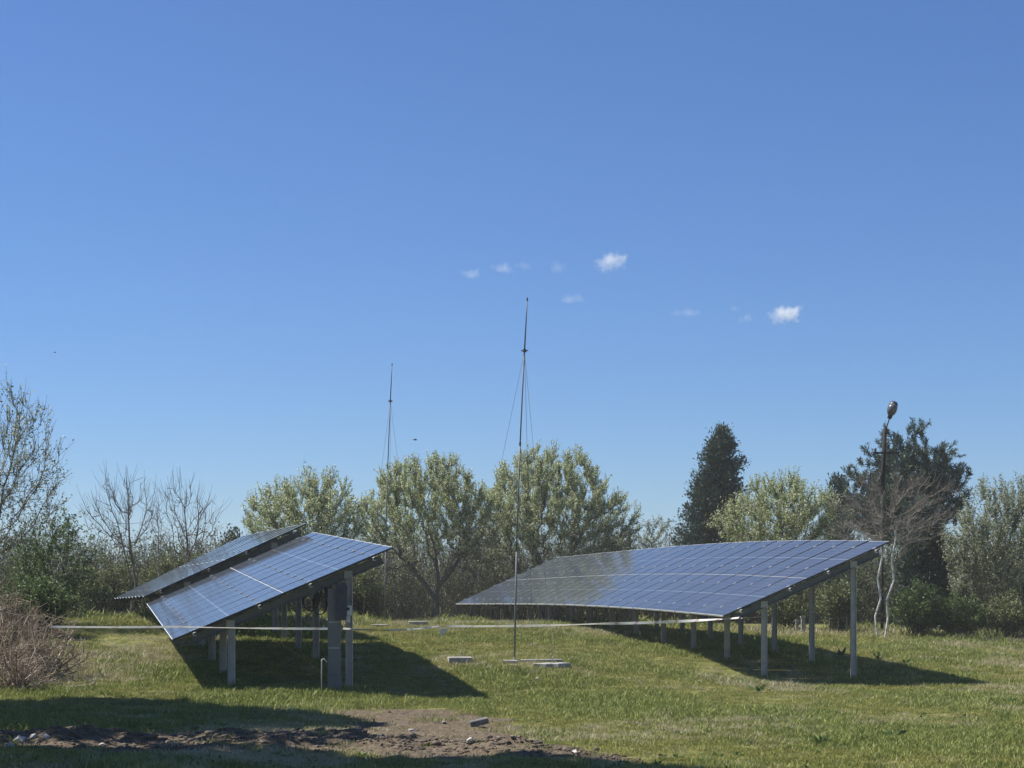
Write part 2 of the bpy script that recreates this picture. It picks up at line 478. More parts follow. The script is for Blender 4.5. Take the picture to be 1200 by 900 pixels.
# ------------------------------------------------------------------ solar tables
PW, PL = 1.126, 2.278
def panel_meshes():
    b = MB()
    b.box((0, 0, 0.0312), (PW-0.022, PL-0.022, 0.006))
    lam = b.mesh('solar_panel', [M['glass'], M['back']])
    lam.polygons.foreach_set('material_index', [1, 0, 0, 0, 0, 0])
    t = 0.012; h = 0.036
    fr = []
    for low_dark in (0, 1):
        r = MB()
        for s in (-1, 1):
            r.box((s*(PW/2-t/2), 0, h/2), (t, PL, h), mi=1)  # long sides carry the painted gap shade
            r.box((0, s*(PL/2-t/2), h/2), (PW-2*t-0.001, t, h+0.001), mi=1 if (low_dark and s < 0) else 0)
        fr.append(r.mesh('frame', [M['alu'], M['frameshade']]))
    c = MB()
    c.box((0, 0, 0.004), (0.05, 0.085, 0.008)); c.box((0, 0, 0.012), (0.024, 0.03, 0.01))
    cl = c.mesh('clamp', M['clamp'])
    return lam, fr, cl
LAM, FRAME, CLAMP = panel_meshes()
CPROF = [(-.045, -.03), (.045, -.03), (.045, .03), (.03, .03), (.03, -.022), (-.03, -.022), (-.03, .03), (-.045, .03)]
def rafter_prof(w, h, t=0.008):
    return [(-w/2, -h/2), (w/2, -h/2), (w/2, -h/2+t), (-w/2+t, -h/2+t), (-w/2+t, h/2-t), (w/2, h/2-t), (w/2, h/2), (-w/2, h/2)]

POSTS = []
def solar_table(low, up, per, frames, label, legs=(0.24, 0.75)):
    drop = Vector((0, 0, -.034))       # the outline was read off the glass, the frame hangs below it
    low = [Vector(p)+drop for p in low]; up = [Vector(p)+drop for p in up]
    base = Vector((low[0].x, low[0].y, gz(low[0].x, low[0].y)))
    root = empty('solar_panel_table', base, label, 'solar panel table', 'solar panel tables on the meadow')
    nsec = len(low)-1
    rails = (0.095, 0.385, 0.615, 0.905)
    def P(s, u, n=0.0):
        "point at s sections along the row and fraction u up the slope, n above the panel underside"
        k = min(int(s), nsec-1); f = s-k
        a = low[k].lerp(low[k+1], f); b = up[k].lerp(up[k+1], f)
        nn = (b-a).cross(low[k+1]-low[k]).normalized()
        if nn.z < 0: nn = -nn
        return a.lerp(b, u)+nn*n
    for k in range(nsec):
        for j in range(per):
            s = k+(j+0.5)/per
            w = (P(min(s+.05, k+1), .5)-P(max(s-.05, k), .5)).normalized()
            uu = (P(s-.001, 1)-P(s-.001, 0)).normalized()
            n = w.cross(uu)
            if n.z < 0: w = -w; n = -n
            n.normalize(); w = uu.cross(n).normalized()
            R = Matrix((w, uu, n)).transposed().to_euler('XYZ')
            for q in (0, 1):
                half = (PL/2+0.005)
                c = P(s, .5)+uu*(half if q else -half)
                jit = n*random.uniform(-.0015, .0015)
                Rj = (R.x+random.uniform(-.0009, .0009), R.y+random.uniform(-.0009, .0009), R.z)
                po = link('solar_panel', LAM, root, c+jit-base, Rj)
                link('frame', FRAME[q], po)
            # clamps between this module and the next one
            for side in ([0, 1] if (k == 0 and j == 0) else [1]):
                sc = k+(j+side)/per
                for u in rails:
                    cp = P(sc-(.0005 if side else -.0005), u, 0.037)
                    if sc <= 0.01: cp = cp+(P(.05, u)-P(0, u)).normalized()*0.012
                    link('clamp', CLAMP, root, cp-base, R)
    # rails along the row, under the panels
    for u in rails:
        b = MB()
        for k in range(nsec):
            a0 = P(k-0.0 if k else 0, u, -0.035); a1 = P(k+0.9995, u, -0.035)
            if k == 0: a0 = a0-(a1-a0).normalized()*0.09
            if k == nsec-1: a1 = a1+(a1-a0).normalized()*0.09
            nn = (P(k+.5, u, 1)-P(k+.5, u, 0))
            b.profile(a0, a1, rafter_prof(0.05, 0.068, 0.006), nn)
        b.build('rail', M['alu'], root)
    # a rafter and two posts per frame
    for s in frames:
        nn = (P(s, .5, 1)-P(s, .5, 0))
        b = MB()
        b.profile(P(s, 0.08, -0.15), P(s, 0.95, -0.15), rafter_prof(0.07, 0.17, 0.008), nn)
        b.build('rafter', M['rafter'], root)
        tops = []
        for u in legs:
            t = P(s, u, -0.20)
            g = gz(t.x, t.y)
            b = MB()
            fy = (P(min(s+.05, nsec), u)-P(max(s-.05, 0), u)).normalized()
            b.profile((t.x, t.y+0.06, g-0.35), (t.x, t.y+0.06, t.z+0.10), [(-.068, -.05), (.068, -.05), (.068, .03), (.056, .03), (.056, -.038), (-.056, -.038), (-.056, .03), (-.068, .03)], Vector((0, -1, 0)))
            b.build('post', M['steel'], root)
            tops.append(Vector((t.x, t.y+0.06, g))); POSTS.append((t.x, t.y+.03))
        # bolted gusset plates where the posts meet the rafter
        for u in legs:
            t = P(s, u, -0.17)
            b = MB(); b.box((t.x, t.y-0.012, t.z), (0.16, 0.012, 0.16))
            for q in (-.045, .045):
                b.box((t.x+q, t.y-.022, t.z), (.025, .012, .025))
            b.build('gusset_plate', M['steel'], root)
    for u in (.18, .70):
        b = MB(); pts = []
        fr = sorted(frames)
        for k in range(len(fr)-1):
            for i in range(6):
                t = i/6; pts.append(P(fr[k]+(fr[k+1]-fr[k])*t, u, -.10)+Vector((0, 0, -.16*4*t*(1-t)*random.uniform(.7, 1.1))))
        pts.append(P(fr[-1], u, -.10))
        b.tube(pts, .010, 5)
        b.build('cable', M['cable'], root, True)
    return root, P

# left table nearer the lens: ten columns, climbing away from the lens
dn = 33.54
nL, nU = at(202, 749.4, 33.54), at(461.2, 640.7, 34.464)
fL, fU = at(172.1, 707.4, 44.66), at(367.5, 623.3, 45.577)
tl_root, PLn = solar_table([nL, fL], [nU, fU], 10, (0.035, 0.20, 0.45, 0.72, 0.97), 'nearer left table of blue solar panels on steel posts, lower corner over the barrier tape', (0.25, 0.79))
a2, b2 = at(169.5, 698.5, 45.2), at(361.5, 612.5, 46.12)
c2, e2 = at(135, 700.8, 56.6), at(284, 628.3, 57.5)
solar_table([a2, c2], [b2, e2], 10, (0.04, 0.35, 0.66, 0.97), 'farther left solar table seen almost edge-on above the nearer one', (0.25, 0.79))
# right table: thirteen bays of two columns bending over the rise
NB = 13
tt = np.linspace(0, 1, 41)
dl_ = 41.33+(70.82-41.33)*tt; xl_ = 4.93+(-2.264-4.93)*tt
pl_ = 600+xl_*F/dl_
yl_ = np.interp(pl_, [533.5, 575, 624, 652, 690, 753, 801, 848], [707.6, 707.7, 707.5, 708.1, 709.8, 713.2, 716.9, 721.5])
zl_ = np.polyval(np.polyfit(tt, (HZ-yl_)/F*dl_, 4), tt)
du_ = dl_+0.985; xu_ = xl_+4.09
pu_ = 600+xu_*F/du_
yu_ = np.interp(pu_, [652, 690, 740, 785, 832, 880, 945, 1044], [653, 649, 644.5, 640.5, 636.3, 634, 632.8, 634])
zu_ = np.polyval(np.polyfit(tt, (HZ-yu_)/F*du_, 4), tt)
lo, hi = [], []
for i in range(NB+1):
    t = i/NB
    d = 41.33+(70.82-41.33)*t; x = 4.93+(-2.264-4.93)*t
    lo.append(Vector((x, d, EYE+float(np.interp(t, tt, zl_)))))
    hi.append(Vector((x+4.09, d+0.985, EYE+float(np.interp(t, tt, zu_)))))
tr_root, PRn = solar_table(lo, hi, 2, tuple(0.12+i*(NB-.24)/12 for i in range(13)), 'long right table of blue solar panels reflecting sky and trees', (0.25, 0.79))

# ------------------------------------------------------------------ things hung on the left table
def cabinet():
    d = dn+1.0
    g = gz(X(392, d), d)
    x0, x1 = X(385.5, d), X(400, d)
    r = empty('cable_trunking', ((x0+x1)/2, d-.12, g), 'tall grey cable trunking standing against the near rear post of the left table', 'cable trunking')
    b = MB(); b.box(((x0+x1)/2, d-.12, g+0.17), (x1-x0+.012, .17, .34)); b.build('base_cover', M['greybox'], r)
    top = at(392, 690, d).z
    b = MB(); b.box(((x0+x1)/2, d-.12, (g+.34+top)/2+.002), (x1-x0, .15, top-g-.34)); b.build('duct', M['greybox'], r)
    for z in (g+.34+.5, g+.34+1.0):
        b = MB(); b.box(((x0+x1)/2, d-.197, z), (x1-x0-.03, .008, .02)); b.build('joint_strip', M['steel'], r)
    # inverter
    c = at(399, 705, d-.1)
    r = empty('inverter', c, 'dark upright inverter box mounted high on the near rear post of the left table', 'inverter')
    b = MB(); b.box(c+Vector((.03, -.18, 0)), (.20, .16, .72)); b.build('casing', M['darkbox'], r)
    b = MB()
    for k in range(6): b.box(c+Vector((.136, -.18+(-.06+k*.024), .02)), (.012, .008, .6))
    b.build('cooling_fins', M['darkbox'], r)
    b = MB(); b.box(c+Vector((.03, -.264, .2)), (.11, .008, .10)); b.build('display', M['cable'], r)
    # smaller box left of it
    c = at(385, 690, d+.3)
    b = MB(); b.box(c, (.17, .16, .34)); b.box(c+Vector((0, -.085, 0)), (.13, .01, .28))
    o = b.build('switch_box', M['darkbox']); tag(o, 'small dark switch box under the panels left of the inverter', 'switch box')
    # white meter
    c = at(408, 719, d-.2)
    r = empty('meter_box', c, 'small pale meter box on the outer side of the near rear post', 'meter box')
    b = MB(); b.box(c+Vector((0, 0, .06)), (.13, .10, .19)); b.build('casing', M['whitebox'], r)
    b = MB(); b.box(c+Vector((0, -.055, .09)), (.07, .008, .06)); b.build('window', M['darkbox'], r)
    b = MB(); b.box(c+Vector((.0, 0, -.11)), (.07, .07, .12)); b.build('cable_gland', M['whitebox'], r)
    # cable coils
    for k, (px, py, R) in enumerate(((364, 706, .20), (375, 712, .17))):
        c = at(px, py, d+.2+k*.2)
        b = MB()
        for q in range(5):
            rr = R*(0.8+.07*q); pts = []
            for i in range(25):
                a = 2*math.pi*i/24
                pts.append(c+Vector((rr*math.cos(a)*.8, .02*q-.04+.03*math.sin(a*2+q), rr*math.sin(a)*(1.0+.04*q)+.02*q)))
            b.tube(pts, .009, 5, cap=False)
        b.tube([c+Vector((0, 0, R)), c+Vector((.02, 0, R+.10)), c+Vector((.05, .05, R+.18))], .009, 5)
        o = b.build('cable_coil', M['cable'], smooth=True)
        tag(o, ('larger' if k == 0 else 'smaller')+' black cable coil hanging under the left table, '+('left one' if k == 0 else 'next to the trunking'), 'cable coil', 'cable coils hanging under the left table')
    # white conduit with a bent top, and the sloping one behind
    p0 = on(376.5, dn-.1, -.05)
    p1 = at(377, 773, dn-.1)
    b = MB(); b.tube([p0, p1-Vector((0, 0, .04)), p1, p1+Vector((.04, 0, .015)), p1+Vector((.10, 0, -.05))], .009, 7)
    o = b.build('conduit', M['whitebox'], smooth=True); tag(o, 'thin white upright conduit with a hooked top beside the trunking', 'conduit')
cabinet()

# ------------------------------------------------------------------ barrier tape
def tape(name, pts, label, width=.07, sag=0.04, twist=1.2, mb=None):
    pts = [Vector(p) for p in pts]
    vs, fs, us = [], [], []
    L = 0; prev = None
    path = []
    for a, b in zip(pts[:-1], pts[1:]):
        n = max(6, int((b-a).length/.12))
        for i in range(n):
            t = i/n
            path.append(a.lerp(b, t)+Vector((0, 0, -sag*4*t*(1-t)*(b-a).length/6)))
    path.append(pts[-1])
    for i, p in enumerate(path):
        if prev is not None: L += (p-prev).length
        prev = p
        t = (path[min(i+1, len(path)-1)]-path[max(i-1, 0)]).normalized()
        side = t.cross(Vector((0, 1, 0))).normalized()
        oth = t.cross(side).normalized()
        an = twist*math.sin(L*.55)+.35*math.sin(L*2.3)
        q = side*math.cos(an)+oth*math.sin(an)
        vs += [p+q*width/2, p-q*width/2]; us += [L, L]
    for i in range(len(path)-1): fs.append((2*i, 2*i+1, 2*i+3, 2*i+2))
    me = bpy.data.meshes.new(name)
    me.from_pydata([tuple(v) for v in vs], [], fs)
    uv = me.uv_layers.new(name='UVMap')
    for po in me.polygons:
        for li, vi in zip(po.loop_indices, po.vertices): uv.data[li].uv = (us[vi], vi % 2)
    me.materials.append(M['tape'])
    o = link(name, me)
    sm = o.modifiers.new('thickness', 'SOLIDIFY'); sm.thickness = .0015
    return tag(o, label, 'barrier tape', 'barrier tape strung round the solar tables')
tape('barrier_tape', [at(58, 734.5, 33.2), at(212, 734.5, 33.0), at(384, 736.8, dn-.25)], 'white barrier tape from the dry shrub across the left table to the trunking', .042, .02, .9)
tape('barrier_tape', [at(402, 736.5, dn-.2), at(516, 733.5, 44)], 'slack shaded barrier tape between the trunking and the knot in the grass', .042, .035, .9)
tape('barrier_tape', [at(523, 733.8, 44.2), at(700, 731, 44.2), at(866, 724, 41.2)], 'white barrier tape stretched from the grass crest to the right table corner', .062, .035, .8)
tape('barrier_tape', [at(868, 724.5, 41.25), at(902, 720.5, 44.2), at(958, 717, 44.4)], 'thin grey end of barrier tape along the rear posts of the right table', .03, .03, 1.3)
b = MB()
kp = at(519, 737.5, 44.1)
for k in range(7):
    a = random.uniform(0, 6.28)
    e = kp+Vector((math.cos(a)*.12, random.uniform(-.05, .05), math.sin(a)*.10-.03))
    b.bar(kp, e, .05, .004, Vector((0, 1, .3)))
b.bar(kp, kp+Vector((-.03, -.05, -.17)), .05, .004, Vector((0, 1, .2)))
tag(b.build('tape_knot', M['whitebox']), 'white knotted bundle of tape ends hanging low over the grass', 'tape knot')

# ------------------------------------------------------------------ guyed masts and their slabs
def mast(px, pybase, d, px_top, py_top, py_collar, anchors, label):
    base = on(px, d, -.02); base.z = at(px, pybase, d).z-.03
    top = at(px_top, py_top, d)
    r = empty('antenna_mast', base, label, 'mast', 'thin guyed masts on the meadow')
    H = (top-base).length
    def q(t): # slight bow
        return base.lerp(top, t)+Vector((.05*math.sin(t*math.pi)*-1, 0, 0))
    tc = (at(px, py_collar, d).z-base.z)/(top.z-base.z)
    b = MB(); b.box(base+Vector((0, 0, .04)), (.12, .12, .05)); b.tube([base, base+Vector((0, 0, .12))], .03, 8); b.build('foot', M['steel'], r)
    cuts = [0, tc*.36, tc*.7, tc]
    for i in range(3):
        b = MB(); b.tube([q(cuts[i]), q((cuts[i]+cuts[i+1])/2), q(cuts[i+1]+.004)], .021-.003*i, 8); b.build('mast_tube', M['mast'], r, True)
    for c in cuts[1:3]:
        b = MB(); b.tube([q(c-.004), q(c+.006)], .024, 8); b.build('joint_sleeve', M['mastdark'], r)
    b = MB(); b.tube([q(tc), q((1+tc)/2), q(1)], [.017, .014, .009], 7); b.build('whip', M['mastdark'], r, True)
    b = MB(); b.tube([q(tc-.004), q(tc+.004)], .045, 10); b.box(q(tc), (.16, .02, .02)); b.build('guy_collar', M['mastdark'], r)
    b = MB(); b.tube([q(.992), q(1.0)], .018, 7); b.build('tip', M['mastdark'], r)
    for a in anchors:
        b = MB(); b.tube([q(tc), q(tc).lerp(a, .5)+Vector((0, 0, -.02)), a], .0036, 4); b.build('guy_wire', M['rope'], r)
dm = 40.0
dm2 = 56.4
def slab(px, py, d, size, rz, label, group='concrete slabs lying in the grass', tilt=0, parts=None):
    c = pix_ground(px, py, 36, 62); d = c.y
    zc = c.z+size[2]/2+.012
    bm_o = MB(); h = size
    # chamfered block
    x, y, z = h[0]/2, h[1]/2, h[2]/2; ch = .012
    vs = []
    for (zz, k) in ((-z, 0), (z-ch, 0), (z, ch)):
        j = lambda: random.uniform(-.006, .006)
        vs += [(-x+k+j(), -y+k+j(), zz), (x-k+j(), -y+k+j(), zz), (x-k+j(), y-k+j(), zz), (-x+k+j(), y-k+j(), zz)]
    fs = [(3, 2, 1, 0), (8, 9, 10, 11)]
    for l in (0, 4):
        for i in range(4): fs.append((l+i, l+(i+1) % 4, l+4+(i+1) % 4, l+4+i))
    bm_o.add(vs, fs)
    o = link('concrete_slab', bm_o.mesh('concrete_slab', M['concrete']), None, (c.x, d, zc), (tilt, random.uniform(-.03, .03), rz))
    return tag(o, label, 'concrete slab', group)
slab(539, 777, 40.2, (.52, .50, .115), .12, 'pale concrete block holding the left guy wire of the taller mast')
slab(598, 777, 40.0, (.34, .36, .05), -.1, 'thin dark slab under the foot of the taller mast')
slab(634, 776, 40.6, (.95, .25, .05), -.05, 'long flat kerb piece in the grass right of the taller mast')
slab(640, 783.5, 38.9, (.28, .62, .10), -.5, 'left one of two blocks laid side by side near the taller mast')
slab(655, 783.0, 39.1, (.28, .62, .10), -.5, 'right one of two blocks laid side by side near the taller mast')
slab(490, 734.5, 55.5, (.55, .4, .14), .1, 'pale slab in the grass right of the shorter mast foot')
slab(446, 734.5, 56.3, (.5, .4, .06), -.1, 'flat slab under the foot of the shorter mast')
mast(603, 775, dm, 618, 349, 411, [pix_ground(540, 777, 36, 62)+Vector((0, 0, .14)), pix_ground(648, 783, 36, 62)+Vector((0, 0, .13)), on(624, 45.0, .05)], 'taller thin guyed mast with dark whip rising from the middle of the meadow')
mast(451, 730, dm2, 459.5, 426, 470, [on(424, 56.6, .05), on(489, 55.5, .14), on(456, 62, .05)], 'shorter guyed mast standing farther back behind the left solar table')

# hooks on the blocks
for px, d, txt in ((539, 40.15, 'left'), (647, 38.95, 'right')):
    p = pix_ground(px, 777 if px < 600 else 783, 36, 62)+Vector((0, 0, .13))
    b = MB(); b.tube([p, p+Vector((0, 0, .10)), p+Vector((.03, 0, .14)), p+Vector((.05, 0, .10))], .008, 6)
    tag(b.build('anchor_hook', M['steel']), 'small steel hook on the '+('pale block left' if txt == 'left' else 'paired blocks right')+' of the taller mast', 'hook', 'guy anchor hooks')

# ------------------------------------------------------------------ street lamp
def lamp():
    d = 64.0
    g = on(1034, d)
    r = empty('street_lamp', g, 'old lamp post with dark bulbous lamp head in front of the pine', 'street lamp')
    zt = at(1037, 503, d)
    z1 = at(1036, 575, d)
    b = MB(); b.tube([g-Vector((0, 0, .3)), Vector((g.x, d, z1.z))], [.05, .04], 9); b.build('lower_pole', M['wood'], r, True)
    b = MB(); b.tube([Vector((g.x, d, z1.z-.1)), zt], [.085, .075], 10); b.build('pole', M['wood'], r, True)
    c = at(1037.5, 531, d)
    b = MB(); b.bar(c-Vector((.46, .0, 0))+Vector((0, -.1, 0)), c+Vector((.48, -.1, 0)), .07, .07); b.build('crossarm', M['wood'], r)
    for s in (-.38, .38):
        b = MB(); p = c+Vector((s, -.1, .035)); b.tube([p, p+Vector((0, 0, .05)), p+Vector((0, 0, .07)), p+Vector((0, 0, .14))], [.015, .015, .04, .03], 8); b.build('insulator', M['darkbox'], r, True)
    b = MB()
    h = at(1041, 490, d)
    b.tube([at(1036.5, 512, d)+Vector((0, -.09, 0)), at(1038.5, 500, d)+Vector((0, -.12, 0)), h+Vector((0, -.25, 0))], .022, 7); b.build('arm', M['wood'], r, True)
    # lamp head: a lathed bulb leaning up and to the right
    a0 = at(1040.5, 491, d)+Vector((0, -.25, 0)); ax = (at(1044.5, 475, d)+Vector((0, -.40, 0))-a0)
    L = ax.length; 
    def body(t0, t1, prof):
        b = MB(); b.tube([a0+ax*t for t, _ in prof], [q for _, q in prof], 14); return b
    b = body(0, 1, [(-.02, .07), (.12, .085), (.25, .09)]); b.build('lamp_neck', M['wood'], r, True)
    b = body(0, 1, [(.22, .09), (.36, .145), (.58, .18), (.80, .175), (.95, .12), (1.02, .03)]); b.build('lamp_bowl', M['lampglass'], r, True)
    b = MB(); up = Vector((.25, .85, .35)).normalized()
    pts = [a0+ax*t+up*(.05+k) for t, k in ((.2, .03), (.45, .10), (.7, .13), (.95, .08), (1.05, .0))]
    b.tube(pts, [.09, .145, .172, .15, .05], 12); b.build('lamp_hood', M['darkbox'], r, True)
lamp()

# ------------------------------------------------------------------ vegetation generators
def prisms(a, b, ra, rb, n):
    "frusta for many segments at once"
    m = len(a)
    t = b-a; L = np.linalg.norm(t, axis=1, keepdims=True); t = t/np.maximum(L, 1e-9)
    ref = np.where(np.abs(t[:, 2:3]) < .9, np.array([[0, 0, 1.0]]), np.array([[1.0, 0, 0]]))
    x = np.cross(t, ref); x /= np.maximum(np.linalg.norm(x, axis=1, keepdims=True), 1e-9)
    y = np.cross(t, x)
    ang = np.arange(n)*2*np.pi/n
    ca, sa = np.cos(ang)[None, :, None], np.sin(ang)[None, :, None]
    ring = x[:, None]*ca+y[:, None]*sa
    v = np.concatenate([a[:, None]+ring*ra[:, None, None], b[:, None]+ring*rb[:, None, None]], 1)
    base = (np.arange(m)*2*n)[:, None]
    k = np.arange(n); k2 = (k+1) % n
    f = np.stack([base+k, base+k2, base+n+k2, base+n+k], -1).reshape(-1, 4)
    return v.reshape(-1, 3), f

def tubes_mesh(name, a, b, ra, rb, m):
    thick = ra > .03
    vs, fs, o = [], [], 0
    for sel, n in ((thick, 7), (~thick, 3)):
        if sel.sum() == 0: continue
        v, f = prisms(a[sel], b[sel], ra[sel], rb[sel], n)
        vs.append(v); fs.append(f+o); o += len(v)
    return mesh_np(name, np.concatenate(vs), [np.concatenate(fs)], m, True)

def unit(v):
    return v/np.maximum(np.linalg.norm(v, axis=-1, keepdims=True), 1e-9)

def leaves(c, dirs, l, w, rng):
    "diamond leaves: centres, long axis, length and width"
    n = len(c)
    dirs = unit(dirs)
    r = unit(rng.normal(size=(n, 3)))
    s = unit(np.cross(dirs, r))
    l = np.broadcast_to(l, (n,))[:, None]; w = np.broadcast_to(w, (n,))[:, None]
    v = np.stack([c-dirs*l/2, c+s*w/2+dirs*l*.05, c+dirs*l/2, c-s*w/2+dirs*l*.05], 1).reshape(-1, 3)
    f = np.arange(n*4).reshape(n, 4)
    return v, f

def colonize(start, start_par, attr, rng, step=.3, di=3.0, dk=.55, iters=110, up=.08, wob=.25):
    nodes = [np.array(p, float) for p in start]; par = list(start_par)
    N = np.array(nodes)
    D = np.linalg.norm(attr[:, None]-N[None], axis=2)
    near = D.argmin(1); nd = D.min(1)
    alive = nd > dk
    for it in range(iters):
        sel = alive & (nd < (di if it > 8 else 99))
        if not sel.any(): break
        idx = near[sel]
        dv = unit(attr[sel]-N[idx])
        acc = np.zeros((len(N), 3)); np.add.at(acc, idx, dv)
        g = np.unique(idx)
        dirn = unit(unit(acc[g])+rng.normal(size=(len(g), 3))*wob+np.array([0, 0, up]))
        new = N[g]+dirn*step
        base = len(N)
        N = np.concatenate([N, new]); par += list(g)
        D = np.linalg.norm(attr[:, None]-new[None], axis=2)
        m = D.argmin(1); md = D.min(1)
        better = md < nd
        near[better] = base+m[better]; nd[better] = md[better]
        alive &= nd > dk
    return N, np.array(par)

def radii(N, par, tip=.007, e=2.25):
    n = len(N); acc = np.zeros(n); ch = np.zeros(n, int)
    for i in range(n-1, -1, -1):
        r = tip**e if ch[i] == 0 else acc[i]
        acc[i] = r
        if par[i] >= 0:
            acc[par[i]] += r; ch[par[i]] += 1
    return acc**(1/e), ch

def in_blobs(blobs, n, rng, shell=.35):
    "points spread through a union of ellipsoids (cx,cy,cz,rx,ry,rz), denser towards the skin"
    vol = np.array([b[3]*b[4]*b[5] for b in blobs]); vol = vol/vol.sum()
    k = rng.choice(len(blobs), n, p=vol)
    B = np.array(blobs)[k]
    u = unit(rng.normal(size=(n, 3))); r = rng.random(n)**shell
    return B[:, :3]+u*r[:, None]*B[:, 3:]

def stem(base, top, rng, step=.3, wob=.05):
    n = max(2, int(np.linalg.norm(np.array(top)-np.array(base))/step))
    pts = [np.array(base)+(np.array(top)-np.array(base))*i/n for i in range(n+1)]
    for p in pts[1:-1]: p += rng.normal(size=3)*wob*np.array([1, 1, .2])
    return pts

def broadleaf(name, px, d, crown, label, cat='tree', group=None, n_attr=420, fork=.9, seed=1, leafmat='bloom', bark='bark',
              leaf_n=9, leaf_l=.066, leaf_w=.036, shoot=(.35, .8), shoots=2.0, ry=None, stems=1, tip=.006, step=.2, dk=.3, shoot_up=1.0, parts=('trunk', 'crown'), dens=3.0, leaf_mul=3.6, wob=.25, up=.08, stems_px=None, thin_low=0.0, trunkmat=None, lean=0.0, spread=.2, barktop=None, di=3.0):
    """crown: list of (px, py, half width px, half height px[, depth shift m]) as it stands in the photograph"""
    rng = np.random.default_rng(seed)
    s = F/d
    base = on(px, d)
    blobs = []
    for c in crown:
        w = at(c[0], c[1], d)
        rx, rz = c[2]/s, c[3]/s
        blobs.append((w.x-base.x, (c[4] if len(c) > 4 else 0), w.z-base.z, rx, rx*(ry or .9), rz))
    attr = in_blobs(blobs, int(n_attr*dens), rng)
    attr = attr[attr[:, 2] > .45]
    start, par = [], []
    for line in (stems_px or []):
        b0 = len(start)
        q = [np.array(at(x_, y_, d)-base)+np.array([0, (i % 2)*.06, 0]) for i, (x_, y_) in enumerate(line)]
        q[0][2] = -.2
        fine = []
        for u_, v_ in zip(q[:-1], q[1:]):
            m_ = max(1, int(np.linalg.norm(v_-u_)/step))
            fine += [u_+(v_-u_)*i/m_ for i in range(m_)]
        fine.append(q[-1])
        for i, p in enumerate(fine):
            start.append(p); par.append(b0+i-1 if i else (0 if b0 else -1))
    for k in range(0 if stems_px else stems):
        off = np.array([rng.normal()*.16, rng.normal()*.12, 0]) if stems > 1 else np.zeros(3)
        topp = np.array([off[0]*2.5+lean+rng.normal()*spread, off[1]*2+rng.normal()*spread*.5, fork*(1+.15*rng.normal())])
        pts = stem(off+np.array([0, 0, -.25]), topp, rng, step)
        b0 = len(start)
        for i, p in enumerate(pts):
            start.append(p); par.append(b0+i-1 if i else (0 if b0 else -1))
    N, P = colonize(start, par, attr, rng, step=step, dk=dk, di=di, wob=wob, up=up)
    R, ch = radii(N, P, tip)
    e = np.where(P >= 0)[0]
    A, B, ra, rb = N[P[e]], N[e], np.minimum(R[P[e]], R[e]*1.35+.004), R[e]
    # young shoots on the thin wood
    thin = np.where((R < tip*3.2) & (P >= 0))[0]
    cnt = rng.poisson(shoots, len(thin)); idx = np.repeat(thin, cnt)
    cen = np.array([np.mean([b[0] for b in blobs]), 0, np.mean([b[2] for b in blobs])])
    out = unit(N[idx]-cen)
    dr = unit(out*.55+np.array([0, 0, shoot_up])+rng.normal(size=(len(idx), 3))*.42)
    ln = rng.uniform(*shoot, len(idx))
    t0 = rng.random(len(idx))[:, None]
    s0 = N[P[idx]]*(1-t0)+N[idx]*t0
    s1 = s0+dr*ln[:, None]*.55+rng.normal(size=(len(idx), 3))*.03
    s2 = s1+unit(dr+np.array([0, 0, .35*shoot_up]))*ln[:, None]*.45
    k = len(idx)
    A = np.concatenate([A, s0, s1]); B = np.concatenate([B, s1, s2])
    ra = np.concatenate([ra, np.full(k, tip*.8), np.full(k, tip*.6)]); rb = np.concatenate([rb, np.full(k, tip*.6), np.full(k, tip*.35)])
    leaf_n = int(round(leaf_n*leaf_mul))
    root = empty(name, base, label, cat, group)
    if leafmat:
        big = ra > .028
        link('trunk', tubes_mesh('trunk', A, B, ra, rb, M[bark]), root)
        q = rng.random((k, leaf_n)); 
        pos = np.where((q < .5)[..., None], s0[:, None]+(s1-s0)[:, None]*(q*2)[..., None], s1[:, None]+(s2-s1)[:, None]*(q*2-1)[..., None])
        pos = pos.reshape(-1, 3)+rng.normal(size=(k*leaf_n, 3))*.035
        zl, zh = np.percentile(pos[:, 2], (4, 62))
        keep = rng.random(len(pos)) > thin_low*np.clip((zh-pos[:, 2])/(zh-zl), 0, 1)
        dd = np.repeat(dr, leaf_n, 0)*.7+rng.normal(size=(k*leaf_n, 3))*.7
        sc = rng.uniform(.6, 1.35, k*leaf_n)
        v, f = leaves(pos[keep], dd[keep], (leaf_l*sc)[keep], (leaf_w*sc)[keep], rng)
        link('crown', mesh_np('crown', v, [f], M[leafmat]), root)
    else:
        big = ra > .03
        if big.any(): link('trunk', tubes_mesh('trunk', A[big], B[big], ra[big], rb[big], M[trunkmat or bark]), root)
        link('branches', tubes_mesh('branches', A[~big], B[~big], ra[~big], rb[~big], M[barktop or bark]), root)
    return root

